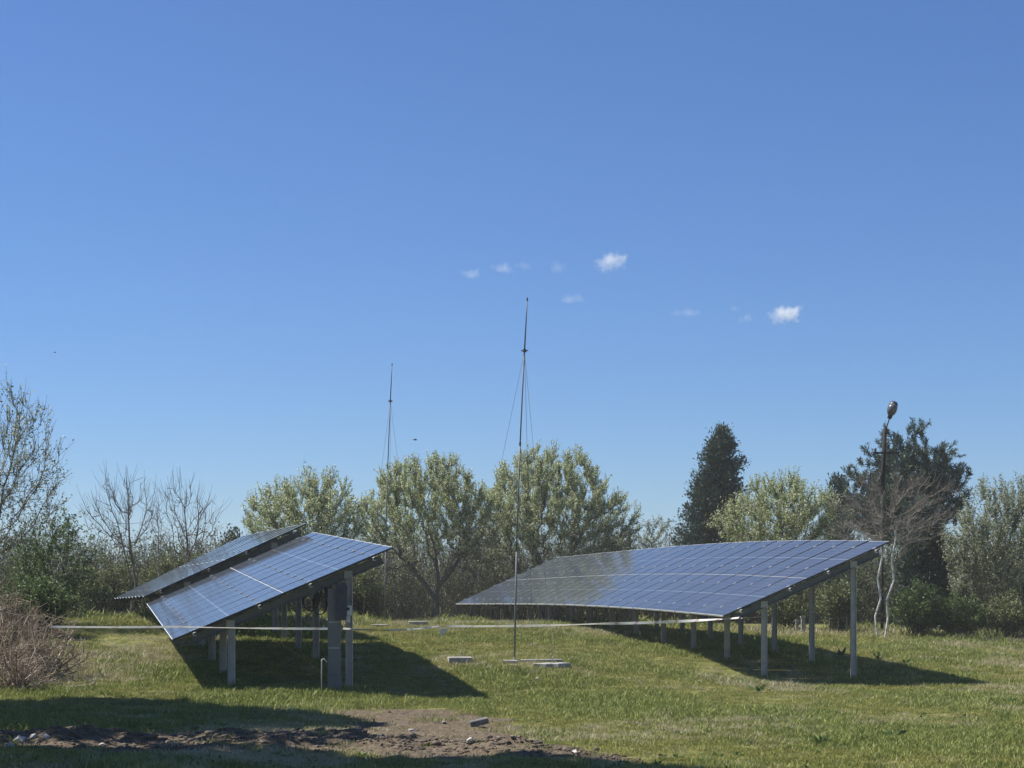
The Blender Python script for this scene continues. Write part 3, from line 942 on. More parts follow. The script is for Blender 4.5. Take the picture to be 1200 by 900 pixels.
def bush(name, px, d, wpx, top_py, label, cat='bush', group=None, seed=1, n=90, leafmat='bush', bark='bark', leaf_n=60, leaf_l=.07, leaf_w=.045, ry=.7, arch=.5, twig=.010, kids=5, kind=None, leafband=.15, upright=1.0, bendk=1.0, hmin=.72):
    rng = np.random.default_rng(seed)
    s = F/d; base = on(px, d)
    Wd = wpx/s/2; H = at(px, top_py, d).z-base.z
    ang = rng.random(n)*2*np.pi; rad = np.sqrt(rng.random(n))
    tip = np.stack([np.cos(ang)*rad*Wd, np.sin(ang)*rad*Wd*ry, H*(1-.45*rad**2)*rng.uniform(hmin, 1.0, n)], 1)
    root0 = tip*np.array([.35, .35, 0])*rng.uniform(.3, 1.6, (n, 1)); root0[:, 2] = -.05
    for i in range(n):
        pass
    K = 5
    T = np.linspace(0, 1, K+1)
    bend = rng.normal(size=(n, 3))*np.array([.12, .12, .05])*Wd*bendk
    pts = root0[:, None]+(tip-root0)[:, None]*np.stack([T**(1+arch), T**(1+arch), T**(1-.25*arch)], -1)[None]+bend[:, None]*(np.sin(T*np.pi))[None, :, None]
    a = pts[:, :-1].reshape(-1, 3); b = pts[:, 1:].reshape(-1, 3)
    rr = (twig*(1.25-T))[None].repeat(n, 0)*rng.uniform(.6, 1.3, (n, 1))
    ra = rr[:, :-1].ravel(); rb = rr[:, 1:].ravel()
    # side twigs
    m = n*kids
    si = np.repeat(np.arange(n), kids); tt = rng.uniform(.25, .98, m)
    kk = np.minimum((tt*K).astype(int), K-1); ff = tt*K-kk
    p0 = pts[si, kk]*(1-ff)[:, None]+pts[si, kk+1]*ff[:, None]
    dirn = unit(unit(pts[si, kk+1]-pts[si, kk])*.8+rng.normal(size=(m, 3))*.55+np.array([0, 0, .3*upright]))
    p1 = p0+dirn*(rng.uniform(.10, .26, m)*H)[:, None]*(1.15-tt)[:, None]*1.3
    A = np.concatenate([a, p0]); B = np.concatenate([b, p1])
    ra = np.concatenate([ra, np.full(m, twig*.45)]); rb = np.concatenate([rb, np.full(m, twig*.2)])
    root = empty(name, base, label, cat, group)
    if kind: root['kind'] = kind
    if leafmat != 'dry':
        link('stems', tubes_mesh('stems', A, B, ra, rb, M[bark]), root)
        L = m*leaf_n//kids
        li = rng.integers(0, m, L); t = rng.random(L)[:, None]
        c = p0[li]*(1-t)+p1[li]*t+rng.normal(size=(L, 3))*.06
        ok = c[:, 2] > H*leafband*rng.random(L)
        c = c[ok]; li = li[ok]
        sc = rng.uniform(.6, 1.4, len(c))
        v, f = leaves(c, dirn[li]+rng.normal(size=(len(c), 3))*.9, leaf_l*sc, leaf_w*sc, rng)
        link('foliage', mesh_np('foliage', v, [f], M[leafmat]), root)
    else:
        link('stems', tubes_mesh('stems', A, B, ra, rb, M['dry']), root)
    return root

def conifer(name, px, d, prof, label, seed=1, n=1000, per=46, cat='conifer', group=None):
    "prof: (py, left px, right px) outline rows from the top down"
    rng = np.random.default_rng(seed)
    s = F/d; base = on(px, d)
    prof = sorted(prof)
    ys = np.array([p[0] for p in prof], float)
    top = at(px, ys[0], d).z-base.z
    py = ys[0]+(ys[-1]-ys[0])*rng.random(n)**.72
    lft = np.interp(py, ys, [p[1] for p in prof]); rgt = np.interp(py, ys, [p[2] for p in prof])
    cx = (lft+rgt)/2; hw = (rgt-lft)/2/s
    ang = rng.random(n)*2*np.pi; q = rng.uniform(.62, 1.14, n)*(.84+.16*np.sin(ang*3+py*.11))*(1+.12*np.sin(py*.45+ang))
    ox = np.array([(c-600)/F*d-base.x for c in cx])
    z = np.array([EYE+(HZ-p)/F*d-base.z for p in py])
    tipp = np.stack([ox+np.cos(ang)*hw*q, np.sin(ang)*hw*q*.9, z+hw*.12], 1)
    a = np.stack([ox*.6, np.zeros(n), z-hw*.18-.15], 1)
    # trunk + boughs
    hh = np.linspace(-.2, top*.97, 14)
    tr = np.stack([np.interp(hh, [0, top], [0, (prof[0][1]+prof[0][2])/2/s-px/s]), np.zeros(14), hh], 1)
    tA, tB = tr[:-1], tr[1:]; trr = np.linspace(.17, .015, 14)
    A = np.concatenate([tA, a]); B = np.concatenate([tB, tipp])
    ra = np.concatenate([trr[:-1], np.full(n, .014)]); rb = np.concatenate([trr[1:], np.full(n, .004)])
    root = empty(name, base, label, cat, group)
    link('trunk', tubes_mesh('trunk', A, B, ra, rb, M['bark']), root)
    t = rng.uniform(.35, 1.04, (n, per))
    c = a[:, None]+(tipp-a)[:, None]*t[..., None]
    spread = (.10+.22*(1.05-t))[..., None]
    c = (c+rng.normal(size=(n, per, 3))*spread*np.array([1, 1, .7])).reshape(-1, 3)
    dd = np.repeat(unit(tipp-a), per, 0)+rng.normal(size=(n*per, 3))*.55+np.array([0, 0, .45])
    sc = rng.uniform(.6, 1.4, n*per)
    v, f = leaves(c, dd, .15*sc, .055*sc, rng)
    link('crown', mesh_np('crown', v, [f], M['conifer']), root)

def pine(name, px, d, blobs_px, label, seed=1, n_attr=260, cat='pine', group=None, fork=2.0, needles=46):
    rng = np.random.default_rng(seed)
    s = F/d; base = on(px, d)
    blobs = []
    for c in blobs_px:
        w = at(c[0], c[1], d); blobs.append((w.x-base.x, c[4] if len(c) > 4 else 0, w.z-base.z, c[2]/s, c[2]/s*.9, c[3]/s))
    attr = in_blobs(blobs, n_attr*9, rng, .5)
    topz = max(b[2] for b in blobs)
    pts = stem((0, 0, -.25), (blobs[0][0]*.7, 0, topz*.8), rng, .35, .04)
    N, P = colonize(pts, [i-1 for i in range(len(pts))], attr, rng, step=.22, dk=.26, di=4)
    R, ch = radii(N, P, .011)
    e = np.where(P >= 0)[0]
    root = empty(name, base, label, cat, group)
    link('trunk', tubes_mesh('trunk', N[P[e]], N[e], np.minimum(R[P[e]], R[e]*1.4+.004), R[e], M['bark']), root)
    tips = np.where((R < .026) & (P >= 0))[0]
    tips = np.concatenate([tips, tips[ch[tips] == 0]])
    ax = unit(unit(N[tips]-N[P[tips]])*.6+np.array([0, 0, .9])+rng.normal(size=(len(tips), 3))*.35)
    Lc = rng.uniform(.25, .5, len(tips))
    t = rng.random((len(tips), needles))
    c = N[tips][:, None]+ax[:, None]*(t*Lc[:, None])[..., None]
    dd = ax[:, None]*.75+rng.normal(size=(len(tips), needles, 3))*.55
    dd = unit(dd).reshape(-1, 3)
    ln = rng.uniform(.14, .26, len(dd))
    c = c.reshape(-1, 3)+dd*ln[:, None]*.5
    v, f = leaves(c, dd, ln, ln*.16, rng)
    link('crown', mesh_np('crown', v, [f], M['pine']), root)

# ------------------------------------------------------------------ the trees and bushes at the far edge
G1 = 'pale flowering fruit trees along the far edge'
broadleaf('fruit_tree', 362, 66, [(352, 610, 66, 46), (325, 622, 40, 34), (395, 612, 40, 46), (368, 582, 36, 30)], 'pale flowering fruit tree rising behind the left solar tables', 'tree', G1, 440, 1.3, seed=21, leaf_n=7, tip=.009, thin_low=.5, up=.02, shoot=(.22, .75), shoots=3.0, shoot_up=1.0)
broadleaf('fruit_tree', 511, 82, [(497, 604, 76, 62), (446, 624, 36, 50), (552, 616, 38, 62), (498, 566, 60, 32), (466, 662, 42, 26), (552, 664, 36, 28)], 'flowering fruit tree with dark forked trunk left of the taller mast', 'tree', G1, 760, 1.9, seed=22, leaf_n=9, tip=.0115, thin_low=.93, up=-.01, shoot=(.18, .62), shoots=3.0, shoot_up=.95, stems_px=[[(511, 735), (510, 705), (514, 685), (511, 655)], [(511, 735), (513, 706), (494, 680), (474, 655)], [(511, 735), (512, 690), (530, 665), (548, 640)]])
broadleaf('fruit_tree', 645, 84, [(650, 604, 82, 66), (604, 598, 44, 60), (712, 622, 44, 46), (645, 558, 60, 34), (604, 658, 42, 26), (694, 654, 48, 24)], 'broadest flowering fruit tree, right behind the taller mast', 'tree', G1, 800, 1.7, seed=23, leaf_n=9, tip=.0115, thin_low=.9, up=-.01, shoot=(.18, .62), shoots=3.0, shoot_up=.95, stems_px=[[(640, 735), (641, 700), (636, 670), (626, 640)], [(640, 735), (641, 702), (658, 672), (672, 645)], [(640, 735), (628, 700), (612, 675), (600, 650)]])
broadleaf('fruit_tree', 915, 72, [(912, 612, 66, 46), (870, 625, 36, 34), (955, 615, 36, 42), (915, 585, 40, 26)], 'flowering fruit tree between the dark cypress and the pine', 'tree', G1, 440, 1.5, seed=24, leaf_n=7, tip=.009, thin_low=.5, up=.02, shoot=(.22, .75), shoots=3.0, shoot_up=1.0, leaf_l=.07, leaf_w=.036)
broadleaf('fruit_tree', 1165, 64, [(1168, 640, 58, 66), (1200, 620, 60, 54), (1140, 660, 34, 50), (1230, 640, 50, 60)], 'bushy flowering tree at the right edge of the photo', 'tree', G1, 620, .9, seed=25, leafmat='bloom_grey', leaf_n=12, stems=3)
broadleaf('fruit_tree', 572, 87, [(572, 640, 30, 46)], 'slim dark-stemmed fruit tree squeezed between the two broad ones', 'tree', G1, 150, 1.2, seed=26, leafmat='bloom_grey', leaf_n=6)
broadleaf('sapling', 770, 86, [(770, 622, 16, 18), (757, 632, 12, 14)], 'small sapling crown above the middle of the right table', 'tree', None, 60, 2.2, seed=27, leafmat='bloom_grey', leaf_n=7, step=.2, dk=.3, shoot=(.2, .45))
broadleaf('sapling', 722, 86, [(722, 640, 20, 26)], 'dark low tree under the right side of the broadest fruit tree', 'tree', None, 90, 1.4, seed=28, leafmat='olive', leaf_n=10)
# left: tall half-bare tree, two bare trees
broadleaf('half_bare_tree', 10, 47, [(5, 560, 72, 96), (-30, 540, 60, 90), (40, 540, 34, 60), (15, 490, 30, 40)], 'tall half-bare tree at the left edge with sparse pale buds', 'tree', None, 560, 1.4, seed=31, leafmat='bloom_grey', bark='bark_grey', leaf_mul=1.6, wob=.12, leaf_n=4, leaf_l=.065, leaf_w=.04, shoot=(.3, .7), shoots=2.0, tip=.0075, stems=2, spread=.3)
broadleaf('bare_tree', 148, 60, [(140, 605, 44, 46), (160, 600, 30, 48)], 'left one of two bare trees with open upright branches', 'tree', 'bare trees left of the solar tables', 210, 1.2, seed=32, leafmat=None, bark='bark_grey', wob=.08, up=.16, shoots=1.3, shoot=(.35, .9), tip=.0085, stems=2, spread=.4)
broadleaf('bare_tree', 218, 62, [(215, 612, 42, 46), (205, 600, 26, 36), (240, 615, 22, 40)], 'right one of two bare trees, above the edge of the farther left table', 'tree', 'bare trees left of the solar tables', 210, 1.0, seed=33, leafmat=None, bark='bark_grey', wob=.08, up=.16, shoots=1.3, shoot=(.35, .9), tip=.0085, stems=3, spread=.4)
# conifers
conifer('cypress_tree', 835, 84, [(500, 846, 851), (506, 842, 856), (515, 833, 862), (530, 822, 866), (545, 815, 876), (560, 811, 872), (575, 806, 880), (600, 796, 879), (625, 786, 876), (660, 784, 884), (720, 790, 884)], 'dark dense cypress, the tallest evergreen left of the lamp post', seed=41, n=1300)
conifer('evergreen', 985, 82, [(552, 980, 986), (570, 972, 996), (600, 966, 1000), (660, 960, 1006), (720, 962, 1004)], 'small dark evergreen peeping out left of the pine', seed=42, n=420, per=40)
broadleaf('evergreen', 62, 52, [(60, 660, 44, 62), (35, 690, 40, 44), (88, 690, 26, 46), (50, 615, 22, 26)], 'loose dark green evergreen under the half-bare tree at the left', 'tree', None, 330, .7, seed=43, leafmat='bush', leaf_n=10, leaf_l=.10, leaf_w=.035, shoot_up=.25, stems=2, leaf_mul=2.0)
conifer('evergreen', 1085, 66, [(585, 1070, 1084), (620, 1056, 1106), (660, 1050, 1116), (700, 1052, 1120), (742, 1056, 1116)], 'dark shady evergreen behind the white-stemmed tree', seed=44, n=900)
conifer('evergreen', 272, 70, [(622, 270, 275), (640, 262, 284), (690, 254, 292), (735, 256, 290)], 'narrow evergreen tip over the farther left solar table', seed=45, n=260, per=36)
pine('pine_tree', 1062, 74, [(1064, 566, 46, 40), (1076, 512, 11, 18), (1060, 530, 16, 22), (1038, 524, 13, 20), (1100, 543, 20, 18), (1090, 570, 36, 30), (1018, 548, 13, 26), (1006, 580, 18, 36), (1122, 562, 13, 20), (1110, 592, 26, 30), (1050, 605, 56, 42)], 'broad dark pine with ragged clumped crown behind the lamp post', seed=51)
# white-stemmed bare tree in front of the pine
def white_tree():
    d = 60.0
    r = broadleaf('white_stemmed_tree', 1033, d, [(1035, 612, 62, 48), (1070, 605, 44, 46), (1000, 610, 34, 40), (1040, 572, 44, 24), (1085, 595, 38, 44)], 'bare tree with pale whitewashed stems right of the right table', 'tree', None, 330, 1.5, seed=61, leafmat=None, bark='bark_pale', barktop='bark_twig', shoots=4.5, shoot=(.2, .6), tip=.0054, shoot_up=.6, wob=.12, trunkmat='lime', stems_px=[[(1029, 744), (1026, 722), (1032, 702), (1029, 678), (1034, 652), (1031, 628), (1036, 600)], [(1029, 744), (1026, 722), (1032, 702), (1023, 684), (1016, 655)], [(1036, 744), (1041, 724), (1039, 704), (1048, 680), (1045, 655), (1051, 628), (1044, 600)]])
white_tree()
# bushes, one after the other along the edge of the grass
B1 = 'bushes along the far edge of the meadow'
bl = [
 # px, d, width, top, leaf material, n, label
 (128, 63, 84, 645, 'olive', 110, 'olive bush left of the farther solar table, under the bare trees'),
 (205, 64, 100, 634, 'olive', 140, 'wide olive bush directly behind the farther left solar table'),
 (40, 44, 110, 668, 'bush', 110, 'dark green bush behind the dry shrub at the left'),
 (310, 62, 90, 660, 'bush', 80, 'bush hidden behind the left solar tables'),
 (428, 64, 62, 655, 'olive', 80, 'leafy bush seen right under the upper end of the left table'),
 (476, 90, 70, 668, 'olive', 80, 'bush beside the dark forked trunk of the fruit tree'),
 (558, 92, 70, 660, 'bush', 90, 'dense bush in the gap between the two masts'),
 (925, 66, 90, 672, 'olive', 80, 'sparse bush showing between the rear posts of the right table'),
 (985, 64, 60, 665, 'olive', 90, 'bush right beside the upper corner of the right table'),
 (1075, 61, 70, 672, 'bush', 90, 'low green bush right of the white stems'),
 (1125, 61, 70, 690, 'bush', 90, 'low leafy bush under the flowering tree at the right edge'),
 (1180, 61, 80, 690, 'olive', 90, 'low olive bush in the right corner of the meadow'),
 (1235, 61, 80, 680, 'bush', 60, 'bush just beyond the right edge'),
]
for i, (px, d, w, tp, lm, n, lab) in enumerate(bl):
    bush('bush', px, d, w, tp, lab, 'bush', B1, seed=100+i, n=n, leafmat=lm, leaf_n=90)
# dry shrub at the left edge
for i, (px, d, w, tp, n, lab) in enumerate([(-2, 37, 120, 655, 150, 'tall brown dry shrub of bare arching stalks at the left edge'), (46, 35.5, 110, 700, 120, 'lower brown dry shrub sprawling right of the tall one'), (18, 33.4, 110, 738, 80, 'lowest pale dry stalks in front of the brown shrubs')]):
    bush('dry_shrub', px, d, w, tp, lab, 'shrub', 'dry brown shrubs at the left edge', seed=71+i, n=n, leafmat='dry', arch=1.5, twig=.013, kids=8, ry=.9, bendk=3.6, hmin=.25)
# thickets: brush nobody could count
def thicket(name, x0, x1, d0, d1, hgt, n, m, seed, label):
    rng = np.random.default_rng(seed)
    px = rng.uniform(x0, x1, n); d = rng.uniform(d0, d1, n)
    x = (px-600)/F*d; z = ground_z(x, d)
    H = hgt*rng.uniform(.55, 1.1, n)
    a = np.stack([x, d, z-.05], 1)
    lean = rng.normal(size=(n, 3))*np.array([.25, .25, 0])
    mid = a+np.stack([lean[:, 0]*.4*H, lean[:, 1]*.4*H, H*.5], 1)
    top = a+np.stack([lean[:, 0]*H, lean[:, 1]*H, H], 1)
    k = 6
    ii = np.repeat(np.arange(n), k); t = rng.uniform(.2, 1, n*k)[:, None]
    p0 = a[ii]*(1-t)+top[ii]*t
    p1 = p0+unit(rng.normal(size=(n*k, 3))+np.array([0, 0, .7]))*(rng.uniform(.2, .5, n*k)*H[ii]*.5)[:, None]
    A = np.concatenate([a, mid, p0]); B = np.concatenate([mid, top, p1])
    ra = np.concatenate([np.full(n, .016), np.full(n, .011), np.full(n*k, .006)]); rb = np.concatenate([np.full(n, .011), np.full(n, .005), np.full(n*k, .003)])
    v1, f1 = prisms(A, B, ra, rb, 3)
    L = n*26
    li = rng.integers(0, n*k, L); t = rng.random(L)[:, None]
    c = p0[li]*(1-t)+p1[li]*t+rng.normal(size=(L, 3))*.07
    v2, f2 = leaves(c, rng.normal(size=(L, 3)), .09, .06, rng)
    me = mesh_np(name, np.concatenate([v1, v2]), [f1, f2+len(v1)], [M['bark'], M[m]], False, np.concatenate([np.zeros(len(f1)), np.ones(len(f2))]))
    o = link(name, me)
    tag(o, label, 'thicket', None, 'stuff')
thicket('thicket', 380, 1010, 86, 95, 4.3, 3600, 'olive', 81, 'dark tangle of brush behind the fruit trees and the right solar table')
thicket('thicket', 990, 1260, 68, 80, 3.6, 1700, 'bush', 82, 'dark tangle of brush behind the right corner of the meadow')
thicket('thicket', -60, 430, 64, 78, 3.2, 2400, 'olive', 83, 'dark tangle of brush behind the left solar tables')

# ------------------------------------------------------------------ tall tree off to the left, whose shade lies over the earth bank
def shade_tree(x, y, blobs, label, seed, n=11000):
    rng = np.random.default_rng(seed)
    base = Vector((x, y, gz(x, y)))
    attr = in_blobs(blobs, 260, rng)
    pts = stem((0, 0, -.3), (.3, .1, 4.5), rng, .5, .05)
    N, P = colonize(pts, [i-1 for i in range(len(pts))], attr, rng, step=.5, dk=.8, di=9)
    R, ch = radii(N, P, .018)
    e = np.where(P >= 0)[0]
    root = empty('shade_tree', base, label, 'tree', 'leafy trees left outside the view')
    link('trunk', tubes_mesh('trunk', N[P[e]], N[e], R[P[e]], R[e], M['bark']), root)
    c = in_blobs(blobs, n, rng, .3)
    v, f = leaves(c, rng.normal(size=(len(c), 3)), rng.uniform(.3, .6, len(c)), .3, rng)
    link('crown', mesh_np('crown', v, [f], M['bush']), root)
shade_tree(-13.0, 28.9, [(1.3, -.2, 9.4, 3.0, 3.3, 1.9), (-.4, 2.2, 8.8, 2.6, 2.2, 1.8), (-2.5, -.8, 8.6, 2.6, 3.0, 1.8)], 'tall leafy tree outside the view, shading the grass before the left table', 91)
shade_tree(-12.6, 24.6, [(1.6, 0, 9.3, 2.4, 1.6, 1.2), (-1.5, .3, 9, 2.6, 1.7, 1.3), (3.6, -.8, 9.6, 1.2, 1.2, .7)], 'thin-crowned tree outside the view, added to dapple the shade between two leafy ones', 93, 1000)  # unseen sparse crown, added to throw broken shade on the earth bank
shade_tree(-11.0, 20.2, [(2.9, -.5, 10.5, 2.9, 2.3, 1.3), (.3, 0, 9.5, 2.9, 2.9, 1.9), (-2.6, .3, 9.0, 2.4, 2.8, 1.8)], 'second leafy tree outside the view, nearer the lens', 92)

# ------------------------------------------------------------------ clouds
def cloud(px, py, wpx, hpx, dens, label, seed):
    d = 3200.0
    c = at(px, py, d); k = d/F
    import bmesh
    bm = bmesh.new(); bmesh.ops.create_icosphere(bm, subdivisions=3, radius=1)
    me = bpy.data.meshes.new('cloud')
    for v in bm.verts: v.co = Vector((v.co.x*wpx*k, v.co.y*wpx*k*.6, v.co.z*hpx*k))*1.25
    bm.to_mesh(me); bm.free()
    m = bpy.data.materials.new('cloud_vapour'); m.use_nodes = True
    nt = m.node_tree; nt.nodes.clear()
    out = nt.nodes.new('ShaderNodeOutputMaterial'); pv = nt.nodes.new('ShaderNodeVolumePrincipled')
    pv.inputs['Color'].default_value = (1, 1, 1, 1); pv.inputs['Anisotropy'].default_value = .1
    tc = nt.nodes.new('ShaderNodeTexCoord')
    mp = nt.nodes.new('ShaderNodeMapping'); mp.inputs['Scale'].default_value = (1/(wpx*k*1.25), 1/(wpx*k*.75), 1/(hpx*k*1.25))
    nt.links.new(tc.outputs['Object'], mp.inputs['Vector'])
    ln = nt.nodes.new('ShaderNodeVectorMath'); ln.operation = 'LENGTH'; nt.links.new(mp.outputs[0], ln.inputs[0])
    mv = nt.nodes.new('ShaderNodeMapping'); mv.inputs['Location'].default_value = (seed*7.3, seed*3.1, 0)
    nt.links.new(tc.outputs['Object'], mv.inputs['Vector'])
    n = noise(nt, 1/(13*k), 8, .68, vec=mv.outputs[0])
    f = math_n(nt, 'SUBTRACT', n, math_n(nt, 'MULTIPLY_ADD', ln.outputs['Value'], .46, .23))
    f = math_n(nt, 'MAXIMUM', math_n(nt, 'MULTIPLY', f, dens*.13), 0)
    nt.links.new(f, pv.inputs['Density'])
    nt.links.new(pv.outputs[0], out.inputs['Volume'])
    me.materials.append(m)
    o = link('cloud', me, None, c)
    tag(o, label, 'cloud', 'small clouds low in the sky')
for i, a in enumerate([(716, 306, 23, 15, 1.0, 'white torn cloud highest in the sky, right of the taller mast tip'), (921, 368, 25, 14, 1.4, 'brightest compact white cloud, farthest right'),
        (552, 322, 18, 8, .45, 'pale wisp farthest left, left of the taller mast tip'), (590, 315, 20, 8, .45, 'pale wisp just left above the taller mast tip'), (614, 311, 16, 7, .25, 'faint wisp directly above the taller mast tip'),
        (653, 312, 16, 11, .25, 'faint veil between the mast tip and the highest cloud'), (670, 350, 22, 8, .3, 'faint wisp below the highest cloud'),
        (874, 373, 10, 9, .55, 'tiny white puff just left of the brightest cloud'), (806, 366, 28, 7, .18, 'barely visible veil between the two white clouds'), (861, 361, 9, 5, .3, 'tiny wisp above the small puff')]):
    cloud(*a, i+1)

# ------------------------------------------------------------------ birds
def bird(px, py, d, size, rz, label):
    c = at(px, py, d)
    r = empty('bird', c, label, 'bird', 'birds in flight'); r.rotation_euler = (0, 0, rz)
    b = MB(); b.tube([(-.5, 0, .02), (-.38, 0, .03), (-.15, 0, .01), (.1, 0, 0), (.3, 0, .02), (.4, 0, .05), (.5, 0, .06), (.6, 0, .05)], [.01, .03, .09, .12, .10, .085, .06, .006], 9)
    b.v = [tuple(Vector(p)*size) for p in b.v]
    link('body', b.mesh('body', M['bird'], True), r)
    for s in (-1, 1):
        pts = [(.22, 0), (.18, .35), (.02, .75), (-.18, .95), (-.15, .6), (-.14, .3), (-.12, 0)]
        v = [(x*size, s*(.06+y)*size, (.04+.28*y-.15*y*y+z)*size) for z in (.01, -.01) for x, y in pts]
        n = len(pts)
        w = MB(); w.add(v, [tuple(range(n)), tuple(range(2*n-1, n-1, -1))]+[(i, n+i, n+(i+1) % n, (i+1) % n) for i in range(n)])
        link('wing', w.mesh('wing', M['bird']), r)
    t = MB(); t.add([(x*size, y*size, z*size) for z in (.03, .015) for x, y in ((-.4, .03), (-.8, .10), (-.8, -.10), (-.4, -.03))], [(0, 1, 2, 3), (7, 6, 5, 4), (0, 4, 5, 1), (1, 5, 6, 2), (2, 6, 7, 3), (3, 7, 4, 0)])
    link('tail', t.mesh('tail', M['bird']), r)
bird(486, 515.5, 60, .16, .25, 'dark bird flying over the fruit trees between the two masts')
bird(64, 413, 80, .14, .9, 'tiny dark bird high above the half-bare tree at the left')

# ------------------------------------------------------------------ small things beyond the right table and weeds
def garden_post(px, d, top, w, label):
    p = on(px, d); z = at(px, top, d).z
    b = MB(); b.box((p.x, d, (p.z-.2+z)/2), (w, w, z-p.z+.2)); b.box((p.x, d, z+.03), (w*1.35, w*1.35, .06)); 
    tag(b.build('garden_post', M['concrete']), label, 'post', 'garden posts at the far edge')
garden_post(941, 63, 724, .13, 'white capped garden post under the right table, left of the rear posts')
garden_post(934, 64, 728, .10, 'thinner garden post left of the white capped one')
def rack():
    p = on(982, 62.5)
    r = empty('garden_rack', p, 'grey-green open metal rack at the edge of the brush behind the right table', 'rack')
    for i in range(3):
        b = MB(); b.bar(p+Vector((-.3+.3*i, 0, -.05)), p+Vector((-.27+.3*i, 0, .62)), .03, .03, Vector((0, 1, 0))); b.build('upright', M['rackgreen'], r)
    for z in (.3, .62):
        b = MB(); b.bar(p+Vector((-.36, -.02, z)), p+Vector((.36, -.02, z)), .03, .03); b.build('crossbar', M['rackgreen'], r)
rack()
def weed(px, py, h, w, label, seed, m='weed'):
    rng = np.random.default_rng(seed)
    p = pix_ground(px, py)
    n = 16
    a = rng.random(n)*6.28; el = rng.uniform(.2, 1.3, n)
    dr = np.stack([np.cos(a)*np.cos(el), np.sin(a)*np.cos(el), np.sin(el)], 1)
    L = rng.uniform(.6, 1.1, n)*np.where(el > .8, h, w)
    c = dr*(L*.5)[:, None]+np.array([0, 0, .03])
    v, f = leaves(c, dr, L, L*.32, rng)
    o = link('weed', mesh_np('weed', v, [f], M[m]), None, p)
    tag(o, label, 'weed', 'broad-leaved weeds in the grass')

# ------------------------------------------------------------------ stones, clods, brick
def rock_mesh(name, rng, size, m, n=14):
    import bmesh
    bm = bmesh.new()
    for _ in range(n):
        p = unit(rng.normal(size=3))*rng.uniform(.8, 1.0)*np.array(size)/2
        bm.verts.new(p)
    bmesh.ops.convex_hull(bm, input=bm.verts)
    bmesh.ops.delete(bm, geom=[v for v in bm.verts if not v.link_faces], context='VERTS')
    me = bpy.data.meshes.new(name); bm.to_mesh(me); bm.free()
    me.materials.append(m)
    return me
ST = [(9, 878, .17, 'pale stone at the far left end of the earth bank'), (24, 871, .19, 'largest pale stone of the earth bank, near its left end'), (41, 866, .13, 'pale flat stone right of the largest one on the earth bank'),
      (54, 866, .12, 'rightmost of three pale stones at the left of the earth bank'), (120, 874, .10, 'lone pale stone in the middle left of the earth bank'),
      (445, 829, .09, 'small white stone on the bare earth near the shadow of the left table'), (482, 857, .10, 'white stone on the bare earth left of the dark brick'),
      (520, 848, .08, 'tiny white stone just left of the dark brick'), (551, 871, .13, 'stone below the dark brick'), (674, 883, .08, 'small white stone in the grass at the bottom middle'),
      (630, 797, .13, 'white stone in the grass below the paired blocks'), (530, 797, .13, 'brownish stone beside the tip of the left table shadow'), (959, 801, .14, 'pale stone at the near edge of the right table shadow'),
      (1147, 874, .08, 'white stone in the grass near the bottom right'), (1131, 786, .10, 'pale stone in the grass beyond the right shadow tip'), (738, 796, .09, 'small stone in the grass in the middle of the meadow'), (690, 801, .09, 'small brown stone right of the white one below the blocks')]
rs = np.random.default_rng(5)
for px, py, s, lab in ST:
    p = pix_ground(px, py)
    o = link('stone', rock_mesh('stone', rs, (s*1.25, s, s*.75), M['stone']), None, p+Vector((0, 0, s*.08)), (0, 0, rs.random()*6))
    tag(o, lab, 'stone', 'pale stones on the ground')
p = pix_ground(561, 853)
b = MB(); b.box((0, 0, 0), (.28, .12, .08)); b.box((0, 0, .041), (.25, .09, .006)); 
o = link('brick', b.mesh('brick', M['darkstone']), None, p+Vector((0, 0, .075)), (.12, -.22, .25))
tag(o, 'grey broken brick lying tilted on the bare earth', 'brick')
def clods():
    rng = np.random.default_rng(17)
    protos = []
    for i in range(10):
        me = rock_mesh('tmp', rng, (1, .9, .7), M['clod'], 11)
        v = np.array([x.co[:] for x in me.vertices])
        f = [tuple(p.vertices) for p in me.polygons]
        protos.append((v, np.array(f))); bpy.data.meshes.remove(me)
    n = 75000
    x = rng.uniform(-8.8, 3, n); y = rng.uniform(18.5, 31.5, n)
    s = soil_mask(x, y)
    t = np.clip((x+7.5)/8.5, 0, 1)
    near = np.exp(-((y-np.interp(x, [-9, -6, -2, 0, 1.5], [22.6, 22.3, 21.9, 20.6, 19.9]))/np.interp(x, [-3, 1], [1.5, .8]))**2)
    ok = rng.random(n) < s*(.22+.9*near)
    x, y, near = x[ok], y[ok], near[ok]
    z = ground_z(x, y)
    size = np.minimum((.010+rng.exponential(.017, len(x)))*(.6+1.1*near), .16)
    V, Fc, o = [], [], 0
    for i in range(len(x)):
        v, f = protos[i % 10]
        a = rng.random()*6.28; c, sn = math.cos(a), math.sin(a)
        w = v*size[i]*np.array([rng.uniform(.8, 1.4), 1, rng.uniform(.7, 1.1)])
        w = np.stack([w[:, 0]*c-w[:, 1]*sn, w[:, 0]*sn+w[:, 1]*c, w[:, 2]], 1)+np.array([x[i], y[i], z[i]+size[i]*.02])
        V.append(w); Fc.append(f+o); o += len(w)
    me = mesh_np('earth_clods', np.concatenate(V), [np.concatenate(Fc)], M['clod'])
    tag(link('earth_clods', me), 'brown clods and rubble heaped along the dug earth bank', 'earth', None, 'stuff')
clods()

